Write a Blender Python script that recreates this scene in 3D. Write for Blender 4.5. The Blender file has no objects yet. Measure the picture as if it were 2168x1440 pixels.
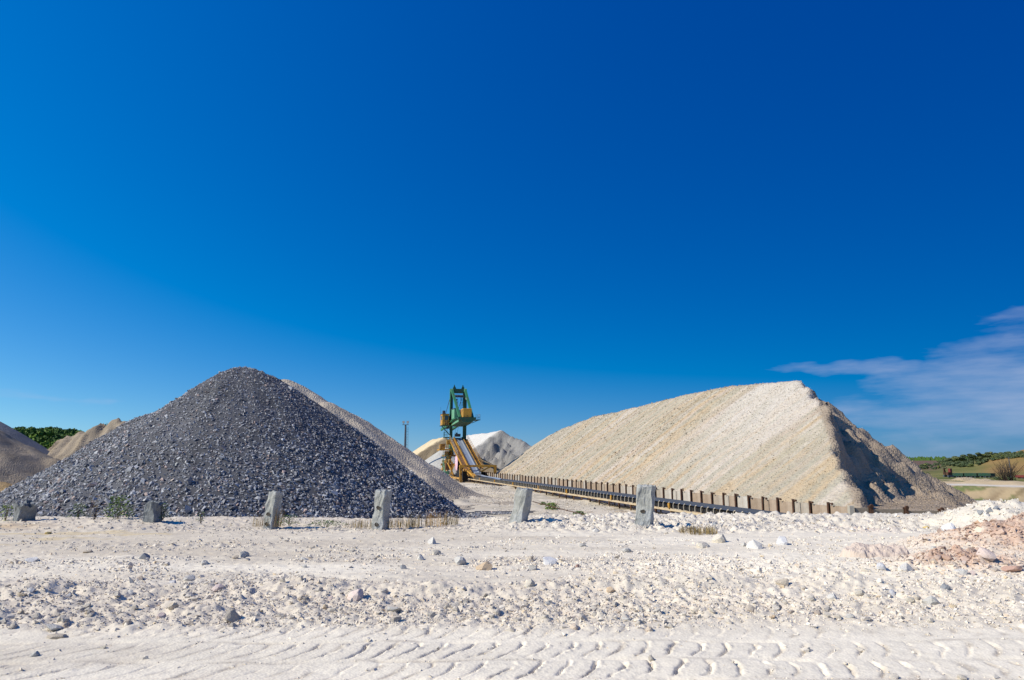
import bpy, bmesh, math, random
import numpy as np
from mathutils import Vector, Matrix
random.seed(7)
rng = np.random.default_rng(7)
R = math.radians
SC = bpy.context.scene
COL = SC.collection

# ------------------------------------------------------------------ camera
F = 1445.0; CX = 1084.0; CY = 720.0; HOR = 970.0
PITCH = math.atan((HOR - CY) / F); CH = 1.65
cam_d = bpy.data.cameras.new("camera"); cam = bpy.data.objects.new("camera", cam_d); COL.objects.link(cam)
cam_d.sensor_width = 36.0; cam_d.lens = 36.0 * F / 2168.0
cam_d.clip_start = 0.1; cam_d.clip_end = 30000
cam.location = (0, 0, CH); cam.rotation_euler = (R(90) + PITCH, 0, 0)
SC.camera = cam

# ------------------------------------------------------------------ sky, sun, exposure
SUN_EL = R(38.5)
SUN_V = Vector((-0.948 * math.cos(SUN_EL), -0.318 * math.cos(SUN_EL), math.sin(SUN_EL))).normalized()
W = bpy.data.worlds.new("World"); SC.world = W; W.use_nodes = True
nt = W.node_tree; nt.nodes.clear()
def wn(t, **k):
    n = nt.nodes.new(t)
    for a, b in k.items(): setattr(n, a, b)
    return n
def lk(a, b): nt.links.new(a, b)
sky = wn("ShaderNodeTexSky", sky_type='NISHITA')
sky.sun_disc = False; sky.sun_elevation = SUN_EL
sky.sun_rotation = math.atan2(SUN_V.x, SUN_V.y)
sky.altitude = 0; sky.air_density = 0.7; sky.dust_density = 0.0; sky.ozone_density = 10.0
# cirrus: noise stretched along the horizon, in patches low in the sky to the east
tc = wn("ShaderNodeTexCoord")
sep = wn("ShaderNodeSeparateXYZ"); lk(tc.outputs['Generated'], sep.inputs[0])
az = wn("ShaderNodeMath", operation='ARCTAN2'); lk(sep.outputs[0], az.inputs[0]); lk(sep.outputs[1], az.inputs[1])
el = wn("ShaderNodeMath", operation='ARCSINE'); lk(sep.outputs[2], el.inputs[0])
cmb = wn("ShaderNodeCombineXYZ"); lk(az.outputs[0], cmb.inputs[0]); lk(el.outputs[0], cmb.inputs[1])
def mapn(sx, sy, rz, off=(0, 0, 0)):
    m = wn("ShaderNodeMapping"); m.inputs['Scale'].default_value = (sx, sy, 1); m.inputs['Rotation'].default_value = (0, 0, rz)
    m.inputs['Location'].default_value = off; lk(cmb.outputs[0], m.inputs[0]); return m
def M_(op, a, b=None, c=None, clamp=False):
    n = wn("ShaderNodeMath", operation=op); n.use_clamp = clamp
    for i, v in enumerate((a, b, c)):
        if v is None: continue
        if isinstance(v, (int, float)): n.inputs[i].default_value = v
        else: lk(v, n.inputs[i])
    return n.outputs[0]
# deep, polarised-looking blue: the sky brightens towards the sun and its red is held back
dsun = wn("ShaderNodeVectorMath", operation='DOT_PRODUCT'); lk(tc.outputs['Generated'], dsun.inputs[0]); dsun.inputs[1].default_value = SUN_V
fsun = M_('MULTIPLY', M_('MAXIMUM', M_('MULTIPLY_ADD', dsun.outputs['Value'], 0.90, 1.0), 0.4), 0.085)
srgb = wn("ShaderNodeSeparateColor"); lk(sky.outputs[0], srgb.inputs[0])
cr = M_('MAXIMUM', M_('MULTIPLY', M_('SUBTRACT', M_('MULTIPLY', srgb.outputs[0], fsun), 0.084), 1.25), 0.0)
cg = M_('MULTIPLY', M_('POWER', M_('MULTIPLY', srgb.outputs[1], fsun), 1.10), 1.22)
cb = M_('MULTIPLY', M_('POWER', M_('MULTIPLY', srgb.outputs[2], fsun), 0.64), 0.99)
comb = wn("ShaderNodeCombineColor")
for i_, c_ in enumerate((cr, cg, cb)): lk(M_('DIVIDE', c_, 0.085), comb.inputs[i_])
nw = wn("ShaderNodeTexNoise"); nw.inputs['Scale'].default_value = 1.0; nw.inputs['Detail'].default_value = 4; nw.inputs['Roughness'].default_value = 0.6
lk(mapn(6, 15, R(-12), (7, 2, 0)).outputs[0], nw.inputs['Vector'])
nws = wn("ShaderNodeSeparateColor"); lk(nw.outputs['Color'], nws.inputs[0])
wz1 = M_('MULTIPLY', M_('SUBTRACT', nws.outputs[0], 0.5), 0.30); wz2 = M_('MULTIPLY', M_('SUBTRACT', nws.outputs[1], 0.5), 0.055)
def blob(a0, e0, ra, re, rot=0.0, p=1.0):
    # soft elliptical patch of cloud in azimuth / elevation
    da = M_('SUBTRACT', M_('ADD', az.outputs[0], wz1), a0); de = M_('SUBTRACT', M_('ADD', el.outputs[0], wz2), e0)
    de = M_('SUBTRACT', de, M_('MULTIPLY', da, rot))
    q = M_('ADD', M_('POWER', M_('ABSOLUTE', M_('DIVIDE', da, ra)), 2.0), M_('POWER', M_('ABSOLUTE', M_('DIVIDE', de, re)), 2.0))
    return M_('MULTIPLY', M_('SUBTRACT', 1.0, q, clamp=True), p)
n1 = wn("ShaderNodeTexNoise"); n1.inputs['Scale'].default_value = 1.0; n1.inputs['Detail'].default_value = 8; n1.inputs['Roughness'].default_value = 0.58
lk(mapn(5, 26, R(-7)).outputs[0], n1.inputs['Vector'])
n2 = wn("ShaderNodeTexNoise"); n2.inputs['Scale'].default_value = 1.0; n2.inputs['Detail'].default_value = 5
lk(mapn(2.2, 8, R(4), (3, 1, 0)).outputs[0], n2.inputs['Vector'])
pat = M_('MAXIMUM', blob(0.78, 0.092, 0.42, 0.080, 0.09, 1.0), blob(0.76, 0.180, 0.17, 0.026, 0.18, 0.5))
pat = M_('MAXIMUM', pat, blob(0.47, 0.118, 0.15, 0.014, -0.06, 0.70))
pat = M_('MAXIMUM', pat, blob(-0.60, 0.07, 0.05, 0.010, 0.0, 0.25))
pat = M_('MAXIMUM', pat, blob(1.35, 0.17, 0.45, 0.10, 0.0, 0.9))
dens = M_('ADD', M_('MULTIPLY', n1.outputs[0], 1.7), M_('MULTIPLY', n2.outputs[0], 0.6))
dens = M_('MULTIPLY', M_('SUBTRACT', M_('ADD', dens, M_('MULTIPLY', M_('POWER', pat, 0.6), 0.75)), 1.40), 1.3, clamp=True)
dens = M_('MULTIPLY', M_('MULTIPLY', dens, M_('MINIMUM', M_('MULTIPLY', pat, 4.0), 1.0)), 0.66)
mixc = wn("ShaderNodeMix", data_type='RGBA'); lk(dens, mixc.inputs['Factor'])
lk(comb.outputs[0], mixc.inputs['A']); mixc.inputs['B'].default_value = (5.2, 6.0, 8.2, 1)
bg = wn("ShaderNodeBackground"); bg.inputs['Strength'].default_value = 0.085
lk(mixc.outputs['Result'], bg.inputs['Color'])
out = wn("ShaderNodeOutputWorld"); lk(bg.outputs[0], out.inputs[0])
W.cycles.sampling_method = 'AUTOMATIC'

sd = bpy.data.lights.new("sun", 'SUN'); sd.energy = 5.0; sd.angle = R(0.53); sd.color = (1.0, 0.925, 0.78)
sun = bpy.data.objects.new("sun", sd); COL.objects.link(sun); sun.location = (-30, -10, 40)
sun.rotation_euler = SUN_V.to_track_quat('Z', 'Y').to_euler()
SC.view_settings.view_transform = 'Standard'; SC.view_settings.look = 'None'
SC.view_settings.exposure = 0.05; SC.view_settings.gamma = 1.0; SC.view_settings.use_curve_mapping = False
SC.cycles.max_bounces = 5; SC.cycles.diffuse_bounces = 2; SC.cycles.glossy_bounces = 2
SC.cycles.use_denoising = True

# ------------------------------------------------------------------ numpy noise
def h2(ix, iy, seed):
    with np.errstate(over='ignore'):
        a = ix.astype(np.int64).astype(np.uint32) * np.uint32(374761393) + iy.astype(np.int64).astype(np.uint32) * np.uint32(668265263) + np.uint32(seed * 2654435 + 77)
        a = (a ^ (a >> np.uint32(13))) * np.uint32(1274126177)
        a = (a ^ (a >> np.uint32(15))) * np.uint32(2246822519)
        a = a ^ (a >> np.uint32(16))
    return a.astype(np.float64) / 4294967295.0
def vn(x, y, seed=0):
    ix = np.floor(x); iy = np.floor(y); fx = x - ix; fy = y - iy
    fx = fx * fx * fx * (fx * (fx * 6 - 15) + 10); fy = fy * fy * fy * (fy * (fy * 6 - 15) + 10)
    a = h2(ix, iy, seed); b = h2(ix + 1, iy, seed); c = h2(ix, iy + 1, seed); d = h2(ix + 1, iy + 1, seed)
    return ((a * (1 - fx) + b * fx) * (1 - fy) + (c * (1 - fx) + d * fx) * fy) * 2 - 1
def fbm(x, y, o=4, seed=0, g=0.5):
    s = 0; a = 1.0; t = 0
    for i in range(o):
        s = s + a * vn(x * 2.03 ** i + 17.3 * i, y * 2.03 ** i - 9.1 * i, seed + i); t += a; a *= g
    return s / t
def worley(x, y, seed=0):
    ix = np.floor(x); iy = np.floor(y)
    f1 = np.full(np.shape(x), 9.0); f2 = f1.copy(); cid = np.zeros(np.shape(x))
    for dx in (-1, 0, 1):
        for dy in (-1, 0, 1):
            cx = ix + dx; cy = iy + dy
            px = cx + h2(cx, cy, seed); py = cy + h2(cx, cy, seed + 31)
            d = np.hypot(px - x, py - y)
            c = h2(cx, cy, seed + 57)
            nf = d < f1
            f2 = np.where(nf, f1, np.minimum(f2, d)); cid = np.where(nf, c, cid); f1 = np.where(nf, d, f1)
    return f1, f2, cid
def ss(a, b, x):
    t = np.clip((x - a) / (b - a), 0, 1); return t * t * (3 - 2 * t)
def band(y, a, b, w):
    return ss(a - w, a + w, y) * (1 - ss(b - w, b + w, y))
def lerp(a, b, t): return a + (b - a) * t
def at(px, py, Y):
    # point of the place seen at pixel (px, py) of the photograph, Y metres ahead
    x = (px - CX) / F; y = (CY - py) / F
    s, c = math.sin(PITCH), math.cos(PITCH)
    dy = c - y * s; dz = s + y * c; t = Y / dy
    return Vector((x * t, Y, CH + dz * t))
def atz(px, py, z):
    x = (px - CX) / F; y = (CY - py) / F
    s, c = math.sin(PITCH), math.cos(PITCH)
    dy = c - y * s; dz = s + y * c; t = (z - CH) / dz
    return Vector((x * t, dy * t, z))
Yaw = math.atan2(0.25, 0.968)
NU = np.array([math.cos(Yaw), math.sin(Yaw)])    # across the conveyor
UU = np.array([-math.sin(Yaw), math.cos(Yaw)])   # along it, away from the camera

# ------------------------------------------------------------------ ground height
GZ = -3.1
CRPX = np.array([-400, 0, 150, 300, 420, 560, 700, 850, 1000, 1060, 1150, 1250, 1330, 1480, 1560, 1700, 1850, 1950, 1990, 2030, 2085, 2112, 2145, 2300, 2600])
CRPY = np.array([1100, 1100, 1098, 1095, 1105, 1113, 1114, 1114, 1106, 1099, 1098, 1102, 1107, 1114, 1117, 1121, 1122, 1117, 1087, 1067, 1065, 1076, 1098, 1104, 1104])
CRX = (CRPX - CX) / F * 18.0; CRZ = CH - (CRPY - HOR) / F * 17.7
def near_ground(x, y):
    wob = 0.35 * fbm(x * 0.35, y * 0.35, 3, 3)
    yy = y + wob - 0.02 * x
    crest = np.interp(x, CRX, CRZ)
    bump = np.exp(-((y - 17.6) / 1.25) ** 2)
    z = 0.025 * fbm(x * 0.5, y * 0.7, 4, 11)
    z = z + (crest) * bump
    rub = band(yy, 7.1, 9.2, 0.35) * ss(8.5, 3, x + 0 * y)
    rub = np.maximum(rub, 0.8 * band(yy, 7.3, 9.0, 0.4))
    ridge = np.exp(-((yy - 8.9) / 0.42) ** 2)
    z = z + ridge * (0.105 + 0.07 * vn(x * 1.2, y * 1.2, 8)) + rub * 0.02
    mid = band(yy, 9.4, 11.6, 0.5) * (0.35 + 0.65 * ss(-2, 3, x)) * ss(-0.2, 0.35, fbm(x * 0.45, y * 0.9, 3, 21) + 0.35 * ss(-1, 3, x))
    berm = band(yy, 15.9, 20.5, 0.5)
    bermr = berm * ss(-2, 3.0, x)
    # the pinkish spoil heap and the white chalk mound
    ph = np.exp(-(((x - 9.8) / 2.25) ** 2 + ((y - 12.4) / 1.8) ** 2) ** 1.7)
    ph2 = np.exp(-(((x - 6.9) / 0.8) ** 2 + ((y - 10.9) / 0.65) ** 2))
    z = z + 0.42 * ph * (1 + 0.50 * fbm(x * 0.9, y * 0.9, 4, 91)) + 0.13 * ph2 * (1 + 0.6 * fbm(x * 2.5, y * 2.5, 3, 92))
    z = z + 0.17 * ph * np.clip(0.8 - worley(x / 0.62, y / 0.5, 93)[0], 0, 1) + 0.07 * ph * np.clip(0.8 - worley(x / 0.22, y / 0.2, 94)[0], 0, 1)
    ph = np.maximum(ph, 0.9 * ph2)
    # lumps
    r = np.hypot(x, y)
    f1, f2, c = worley(x / 0.11, y / 0.11, 5)
    lump = np.clip(0.85 - f1, 0, 1) * (0.3 + c)
    g1, g2, c2 = worley(x / 0.24 + 9, y / 0.24, 15)
    lump2 = np.clip(0.8 - g1, 0, 1) ** 0.8 * (0.2 + c2)
    rough = np.clip(rub * 1.0 + mid * 0.8 + berm * 0.75 + bermr * 1.0 + ph * 1.3, 0, 2.0)
    z = z + rough * (0.046 * lump + 0.048 * lump2 + 0.022 * fbm(x * 9, y * 9, 3, 40) + 0.02 * fbm(x * 2.3, y * 2.6, 3, 44))
    z = z + bermr * 0.05 * lump2
    smooth = 1 - np.clip(rough, 0, 1)
    nt_ = ss(7.0, 8.0, yy)
    z = z + smooth * nt_ * (0.013 * fbm(x * 4, y * 8, 5, 61, 0.6) + 0.016 * lump * ss(-0.1, 0.4, vn(x * 1.1, y * 2.0, 64)) + 0.016 * lump2 * ss(0.1, 0.5, vn(x * 0.8, y * 1.6, 66)))
    z = z + smooth * (1 - nt_) * 0.006 * fbm(x * 6, y * 8, 5, 61, 0.6)
    crk = np.abs(fbm(x * 1.6, y * 4.5, 4, 68))
    z = z - 0.016 * (1 - ss(0.0, 0.05, crk)) * ss(7.0, 8.0, yy) * ss(-0.1, 0.3, vn(x * 0.8, y * 1.1, 69))
    # thin crust steps running along x
    st = fbm(x * 0.7 + 0.3 * vn(x * 3, y * 3, 70), y * 3.0, 3, 71)
    z = z + smooth * 0.022 * np.abs(st) ** 0.5 * band(yy, 9.2, 15.8, 0.5)
    # bulldozer tread prints: overlapping crescents with a crumbled lip
    wx = x + 0.10 * vn(x * 0.7, y * 0.7, 81) + 0.03 * vn(x * 5, y * 5, 83)
    yt = y - 0.020 * x + 0.06 * vn(x * 0.9, y * 0.3, 85)
    tre = 0; trk = 0
    bend = 0.42 - 0.14 * x / 4.0
    for y0, ph0, wd, amp in ((4.75, 0.55, 0.22, 0.03), (5.25, 0.05, 0.22, 0.034), (5.78, 0.62, 0.22, 0.034), (6.35, 0.30, 0.24, 0.030), (6.95, 0.85, 0.22, 0.018)):
        u_ = yt - y0
        q = (wx - bend * u_ + 0.9 * u_ ** 2) / 0.235 + ph0
        f = q - np.floor(q); idn = h2(np.floor(q), np.full(np.shape(q), y0 * 10), 87)
        e = np.exp(-(u_ / wd) ** 6)
        fade = np.clip(0.60 + 0.6 * vn(x * 0.45 + y0, y * 0.6, 89) + 0.2 * ss(0, -5, x), 0.2, 1) * (0.5 + 0.7 * idn)
        jit = 0.10 * fbm(x * 9, y * 9, 4, 95)
        groove = np.exp(-((f - 0.5 + jit) / 0.055) ** 2)
        pad = ss(0.0, 0.25, np.abs(f - 0.5)) * (0.7 + 0.3 * np.cos((f) * 2 * math.pi))
        tre = tre + e * fade * (amp * 0.13 * pad - amp * 1.25 * groove * ss(-0.5, 0.4, vn(x * 6, y * 7, 91) + 0.35))
        tre = tre + e * 0.030 * np.exp(-((f - 0.66) / 0.09) ** 2) * np.abs(fbm(x * 12, y * 12, 3, 97)) * fade
        gap = np.exp(-(((yt - y0 - 0.27) + 0.03 * vn(x * 4, y0, 96)) / 0.035) ** 2)
        tre = tre - 0.018 * gap * ss(-0.2, 0.5, vn(x * 2.2, y0 * 3, 98))
        trk = trk + e * np.exp(-((f - 0.52 + jit) / 0.16) ** 2) * ss(-0.4, 0.5, vn(x * 5, y * 6, 99)) + 0.7 * gap * ss(-0.3, 0.5, vn(x * 1.8, y * 5, 100))
    z = z + tre * (1 - ss(6.9, 7.5, yy) * 1.0) * ss(2.0, 3.5, y)
    # a row of small clods left by a track, far left
    cl = np.exp(-((y - 13.7 - 0.03 * x) / 0.10) ** 2) * np.clip(np.cos((x + 0.05 * vn(x * 2, y, 5)) * 2 * math.pi / 0.31), 0, 1) ** 2 * band(x, -8.6, -4.6, 0.3)
    z = z + 0.05 * cl
    for tx in (12.1, 12.65, 14.5, 15.1):
        z = z - 0.02 * np.exp(-((y + 0.15 * np.sin(x * 0.4) - tx) / 0.12) ** 2) * (0.6 + 0.4 * vn(x * 3, y, 7)) * smooth
    return z, rough, ridge, ph, berm, bermr, mid, rub, trk
def bank_d(x, y):
    return (x - 52) * 0.866 + (y - 82.7) * 0.5
def far_ground(x, y):
    z = GZ + 0.10 * fbm(x * 0.16, y * 0.16, 4, 101) + 0.03 * fbm(x * 1.3, y * 1.3, 3, 105) * (y < 130)
    z = z + 0.5 * np.exp(-(((x + 8) / 9) ** 2 + ((y - 106) / 14) ** 2)) * (0.7 + 0.6 * fbm(x * .3, y * .3, 3, 107))
    z = z + 0.45 * band(y, 70, 112, 8) * ss(2, -3, x + 0.26 * y - 30) * np.clip(fbm(x * 0.35, y * 0.25, 5, 109) + 0.2, 0, 1)
    d = bank_d(x, y)
    along = (x - 52) * 0.5 - (y - 82.7) * 0.866
    gul = np.abs(fbm(along * 0.22, d * 0.05, 4, 111))
    dd = d - 3.2 * gul * band(d, -3, 10, 3)
    up = ss(0, 6.0, dd)
    z = z + 1.35 * up
    heap = band(d, 13, 18.5, 1.0) * np.clip(fbm(along * 0.16, d * 0.2, 3, 117) + 0.18, 0, 1)
    z = z + 0.7 * heap
    y2 = np.maximum(d - 20, 0)
    dist = np.hypot(x, y)
    far = ss(20, 60, d)
    z = z - far * np.interp(dist, [90, 350, 8000], [0.1, 6.9, 8.6])
    # wooded hill on the right, wooded slope on the left
    angr = x / np.maximum(y, 1.0)
    hr = ss(0.585, 0.80, angr) * ss(430, 720, dist) * (26 + 5 * fbm(x * 0.01, y * 0.01, 3, 121)) * (y > 0)
    z = z + hr * (0.55 + 0.45 * ss(0.6, 0.9, angr))
    hl = ss(-0.44, -0.52, angr) * ss(195, 235, y)
    z = z * (1 - hl) + hl * np.interp(y, [200, 240, 320, 410, 900], [-3.5, -3.4, 4.2, 11.5, 14])
    return z
def ground(x, y, full=False):
    x = np.asarray(x, float); y = np.asarray(y, float)
    nr = near_ground(x, y)
    w = ss(19.6, 27.0, y + 0.6 * fbm(x * .2, y * .2, 2, 131))
    fz = far_ground(x, y) 
    z = nr[0] * (1 - w) + fz * w
    if full: return z, w, nr
    return z
def gz(x, y): return float(ground(np.array([x]), np.array([y]))[0])

# ------------------------------------------------------------------ mesh helpers
def mesh_np(name, v, f, smooth=False, cols=None):
    me = bpy.data.meshes.new(name); v = np.asarray(v, np.float32); f = np.asarray(f, np.int32); k = f.shape[1]
    me.vertices.add(len(v)); me.vertices.foreach_set('co', v.ravel())
    me.loops.add(f.size); me.loops.foreach_set('vertex_index', f.ravel())
    me.polygons.add(len(f)); me.polygons.foreach_set('loop_start', np.arange(0, f.size, k, dtype=np.int32))
    me.polygons.foreach_set('loop_total', np.full(len(f), k, np.int32))
    me.polygons.foreach_set('use_smooth', np.full(len(f), smooth, bool))
    if cols is not None:
        ca = me.color_attributes.new('Col', 'FLOAT_COLOR', 'POINT')
        c4 = np.ones((len(v), 4), np.float32); c4[:, :3] = cols; ca.data.foreach_set('color', c4.ravel())
    me.update(); me.validate(); return me
def tag(o, label=None, cat=None, group=None, kind=None):
    if label: o['label'] = label
    if cat: o['category'] = cat
    if group: o['group'] = group
    if kind: o['kind'] = kind
    return o
def link(name, me, mat=None, parent=None):
    o = bpy.data.objects.new(name, me); COL.objects.link(o)
    if mat is not None and len(me.materials) == 0: me.materials.append(mat)
    if parent: o.parent = parent
    return o
def empty(name, loc=(0, 0, 0), rz=0.0):
    o = bpy.data.objects.new(name, None); COL.objects.link(o); o.location = loc; o.rotation_euler = (0, 0, rz); o.empty_display_size = 0.3
    return o
class MB:
    def __init__(s): s.v = []; s.f = []
    def add(s, v, f):
        n = len(s.v); s.v += [tuple(p) for p in v]; s.f += [tuple(i + n for i in q) for q in f]; return s
    def box(s, x0, x1, y0, y1, z0, z1):
        v = [(x0, y0, z0), (x1, y0, z0), (x1, y1, z0), (x0, y1, z0), (x0, y0, z1), (x1, y0, z1), (x1, y1, z1), (x0, y1, z1)]
        return s.add(v, [(3, 2, 1, 0), (4, 5, 6, 7), (0, 1, 5, 4), (1, 2, 6, 5), (2, 3, 7, 6), (3, 0, 4, 7)])
    def beam(s, a, b, w, h=None, up=(0, 0, 1)):
        h = h or w; a = Vector(a); b = Vector(b); d = (b - a).normalized(); up = Vector(up)
        if abs(d.dot(up)) > 0.97: up = Vector((0, 1, 0))
        r = d.cross(up).normalized() * (w / 2); q = r.cross(d).normalized() * (h / 2)
        v = [a - r - q, a + r - q, a + r + q, a - r + q, b - r - q, b + r - q, b + r + q, b - r + q]
        return s.add(v, [(3, 2, 1, 0), (4, 5, 6, 7), (0, 1, 5, 4), (1, 2, 6, 5), (2, 3, 7, 6), (3, 0, 4, 7)])
    def tube(s, pts, r, n=6, r2=None):
        pts = [Vector(p) for p in pts]; rings = []
        for i, p in enumerate(pts):
            d = (pts[min(i + 1, len(pts) - 1)] - pts[max(i - 1, 0)]).normalized()
            up = Vector((0, 0, 1)) if abs(d.z) < 0.9 else Vector((0, 1, 0))
            a = d.cross(up).normalized(); b = a.cross(d)
            rr = r if r2 is None else r + (r2 - r) * i / (len(pts) - 1)
            rings.append([p + (a * math.cos(2 * math.pi * k / n) + b * math.sin(2 * math.pi * k / n)) * rr for k in range(n)])
        v = [q for g in rings for q in g]; f = []
        for i in range(len(pts) - 1):
            for k in range(n):
                f.append((i * n + k, i * n + (k + 1) % n, (i + 1) * n + (k + 1) % n, (i + 1) * n + k))
        f.append(tuple(range(n - 1, -1, -1))); f.append(tuple((len(pts) - 1) * n + k for k in range(n)))
        return s.add(v, f)
    def disc(s, c, axis, r, th, n=28):
        c = Vector(c); a = Vector(axis).normalized()
        return s.tube([c - a * th / 2, c + a * th / 2], r, n)
    def mesh(s, name):
        me = bpy.data.meshes.new(name); me.from_pydata(s.v, [], s.f); me.update(); return me
    def build(s, name, mat, parent=None, bevel=0.0):
        me = s.mesh(name)
        if bevel:
            bm = bmesh.new(); bm.from_mesh(me); bmesh.ops.bevel(bm, geom=bm.edges[:], offset=bevel, segments=1, affect='EDGES'); bm.to_mesh(me); bm.free()
        return link(name, me, mat, parent)

# ------------------------------------------------------------------ materials
def new_mat(name, rough=0.9, spec=0.25):
    m = bpy.data.materials.new(name); m.use_nodes = True; b = m.node_tree.nodes['Principled BSDF']
    b.inputs['Roughness'].default_value = rough; b.inputs['Specular IOR Level'].default_value = spec
    return m, m.node_tree, b
def N(t, ty, **k):
    n = t.nodes.new(ty)
    for a, b in k.items(): setattr(n, a, b)
    return n
def noise(t, scale, detail=5, rough=0.55, vec=None, stretch=None):
    n = N(t, 'ShaderNodeTexNoise'); n.inputs['Scale'].default_value = scale; n.inputs['Detail'].default_value = detail; n.inputs['Roughness'].default_value = rough
    if vec is None: vec = N(t, 'ShaderNodeTexCoord').outputs['Object']
    if stretch:
        mp = N(t, 'ShaderNodeMapping'); mp.inputs['Scale'].default_value = stretch; t.links.new(vec, mp.inputs[0]); vec = mp.outputs[0]
    t.links.new(vec, n.inputs['Vector']); return n.outputs['Fac']
def ramp(t, fac, stops):
    r = N(t, 'ShaderNodeValToRGB'); e = r.color_ramp.elements
    while len(e) < len(stops): e.new(0.5)
    for i, (p, c) in enumerate(stops): e[i].position = p; e[i].color = (*c, 1) if len(c) == 3 else c
    t.links.new(fac, r.inputs[0]); return r.outputs[0]
def mix(t, a, b, fac, mode='MIX'):
    m = N(t, 'ShaderNodeMix', data_type='RGBA', blend_type=mode)
    for s, v in (('A', a), ('B', b), ('Factor', fac)):
        if isinstance(v, (int, float)): m.inputs[s].default_value = v
        elif isinstance(v, tuple): m.inputs[s].default_value = (*v, 1)
        else: t.links.new(v, m.inputs[s])
    return m.outputs['Result']
def bump(t, b, h, dist, strength=1.0, prev=None):
    n = N(t, 'ShaderNodeBump'); n.inputs['Distance'].default_value = dist; n.inputs['Strength'].default_value = strength
    t.links.new(h, n.inputs['Height'])
    if prev: t.links.new(prev, n.inputs['Normal'])
    t.links.new(n.outputs[0], b.inputs['Normal']); return n.outputs[0]
def pebble(t, scale, vec=None):
    v = N(t, 'ShaderNodeTexVoronoi'); v.inputs['Scale'].default_value = scale
    if vec is None: vec = N(t, 'ShaderNodeTexCoord').outputs['Object']
    t.links.new(vec, v.inputs['Vector']); return v
def col_attr(t):
    a = N(t, 'ShaderNodeVertexColor'); a.layer_name = 'Col'; return a.outputs[0]

def mat_earth(name, pebs, nsc, bd, amt=0.35, rough=0.95):
    """vertex-coloured loose earth: pebble-scale mottling and relief"""
    m, t, b = new_mat(name, rough, 0.12)
    base = col_attr(t)
    n = noise(t, nsc, 8, 0.65)
    base = mix(t, base, ramp(t, n, [(0.25, (0.55, 0.52, 0.48)), (0.5, (1, 1, 1)), (0.8, (1.22, 1.2, 1.18))]), amt, 'MULTIPLY')
    v = pebble(t, pebs)
    base = mix(t, base, ramp(t, v.outputs['Color'], [(0.0, (0.66, 0.63, 0.6)), (0.45, (1, 1, 1)), (1.0, (1.25, 1.22, 1.18))]), amt, 'MULTIPLY')
    t.links.new(base, b.inputs['Base Color'])
    p = bump(t, b, v.outputs['Distance'], bd, 0.9)
    bump(t, b, n, bd * 1.8, 1.0, p)
    return m
M_GROUND = mat_earth("chalk_ground", 40.0, 12.0, 0.0030, 0.22)
M_PILE = mat_earth("heaped_aggregate", 5.5, 1.2, 0.09, 0.35)
M_FINE = mat_earth("fine_aggregate", 5.0, 0.8, 0.10, 0.28)

def mat_stone(name, attr=True, c0=(0.42, 0.40, 0.37), c1=(0.70, 0.67, 0.63), sc=9.0, rough=0.9, spec=0.2, bd=0.01):
    m, t, b = new_mat(name, rough, spec)
    if attr: base = col_attr(t)
    else:
        oi = N(t, 'ShaderNodeObjectInfo'); base = oi.outputs['Color']
    n = noise(t, sc, 7, 0.6)
    base = mix(t, base, ramp(t, n, [(0.3, (0.82, 0.80, 0.77)), (0.55, (1, 1, 1)), (0.8, (1.08, 1.08, 1.07))]), 0.6, 'MULTIPLY')
    t.links.new(base, b.inputs['Base Color']); bump(t, b, n, bd, 0.8); return m
M_STONE = mat_stone("chalk_stone")
M_ROCK = mat_stone("rock_surface", attr=False, sc=14.0, bd=0.02)
M_DARKST = mat_stone("dark_crushed_rock", sc=6.0, rough=0.75, spec=0.25, bd=0.02)

def mat_paint(name, c, rough=0.5, rust=0.25, metal=0.0, rc=(0.10, 0.045, 0.02), sc=1.5):
    m, t, b = new_mat(name, rough, 0.4); b.inputs['Metallic'].default_value = metal
    n = noise(t, sc, 8, 0.65); n2 = noise(t, sc * 6, 5, 0.6)
    base = mix(t, c, tuple(min(1, x * 1.25) for x in c), n2)
    base = mix(t, base, rc, ramp(t, n, [(0.62 - rust * 0.4, (0, 0, 0)), (0.75 - rust * 0.3, (1, 1, 1))]))
    t.links.new(base, b.inputs['Base Color']); bump(t, b, n2, 0.004, 0.5); return m
M_GREEN = mat_paint("green_paint", (0.028, 0.15, 0.075), 0.6, 0.16)
M_DGREEN = mat_paint("dark_green_paint", (0.012, 0.065, 0.042), 0.6, 0.16)
M_LGREEN = mat_paint("faded_green_paint", (0.12, 0.30, 0.18), 0.6, 0.15)
M_YEL = mat_paint("yellow_paint", (0.46, 0.24, 0.03), 0.6, 0.30)
M_DYEL = mat_paint("dusty_yellow_paint", (0.44, 0.24, 0.05), 0.65, 0.42)
M_BROWN = mat_paint("brown_steel_deck", (0.16, 0.085, 0.04), 0.8, 0.3)
M_RUST = mat_paint("rusty_steel", (0.085, 0.04, 0.022), 0.85, 0.4, rc=(0.045, 0.022, 0.015), sc=3)
M_BLACK = mat_paint("black_rubber", (0.008, 0.009, 0.012), 0.95, 0.0)
M_BELT = mat_paint("worn_belt_top", (0.23, 0.26, 0.31), 0.35, 0.0, sc=0.6)
M_CBELT = mat_paint("dusty_black_belt", (0.045, 0.052, 0.065), 0.8, 0.0)
M_EDGE = mat_paint("belt_edge", (0.035, 0.05, 0.085), 0.5, 0.0)
M_PALE = mat_paint("dusty_pale_steel", (0.40, 0.36, 0.29), 0.7, 0.25, rc=(0.20, 0.12, 0.06), sc=0.8)
M_BEAM = mat_paint("dust_covered_beam", (0.46, 0.37, 0.24), 0.8, 0.25, rc=(0.22, 0.13, 0.07), sc=1.1)
M_GREY = mat_paint("grey_steel", (0.25, 0.27, 0.29), 0.5, 0.15)
M_DGREY = mat_paint("dark_grey_steel", (0.06, 0.07, 0.09), 0.5, 0.1)
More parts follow.
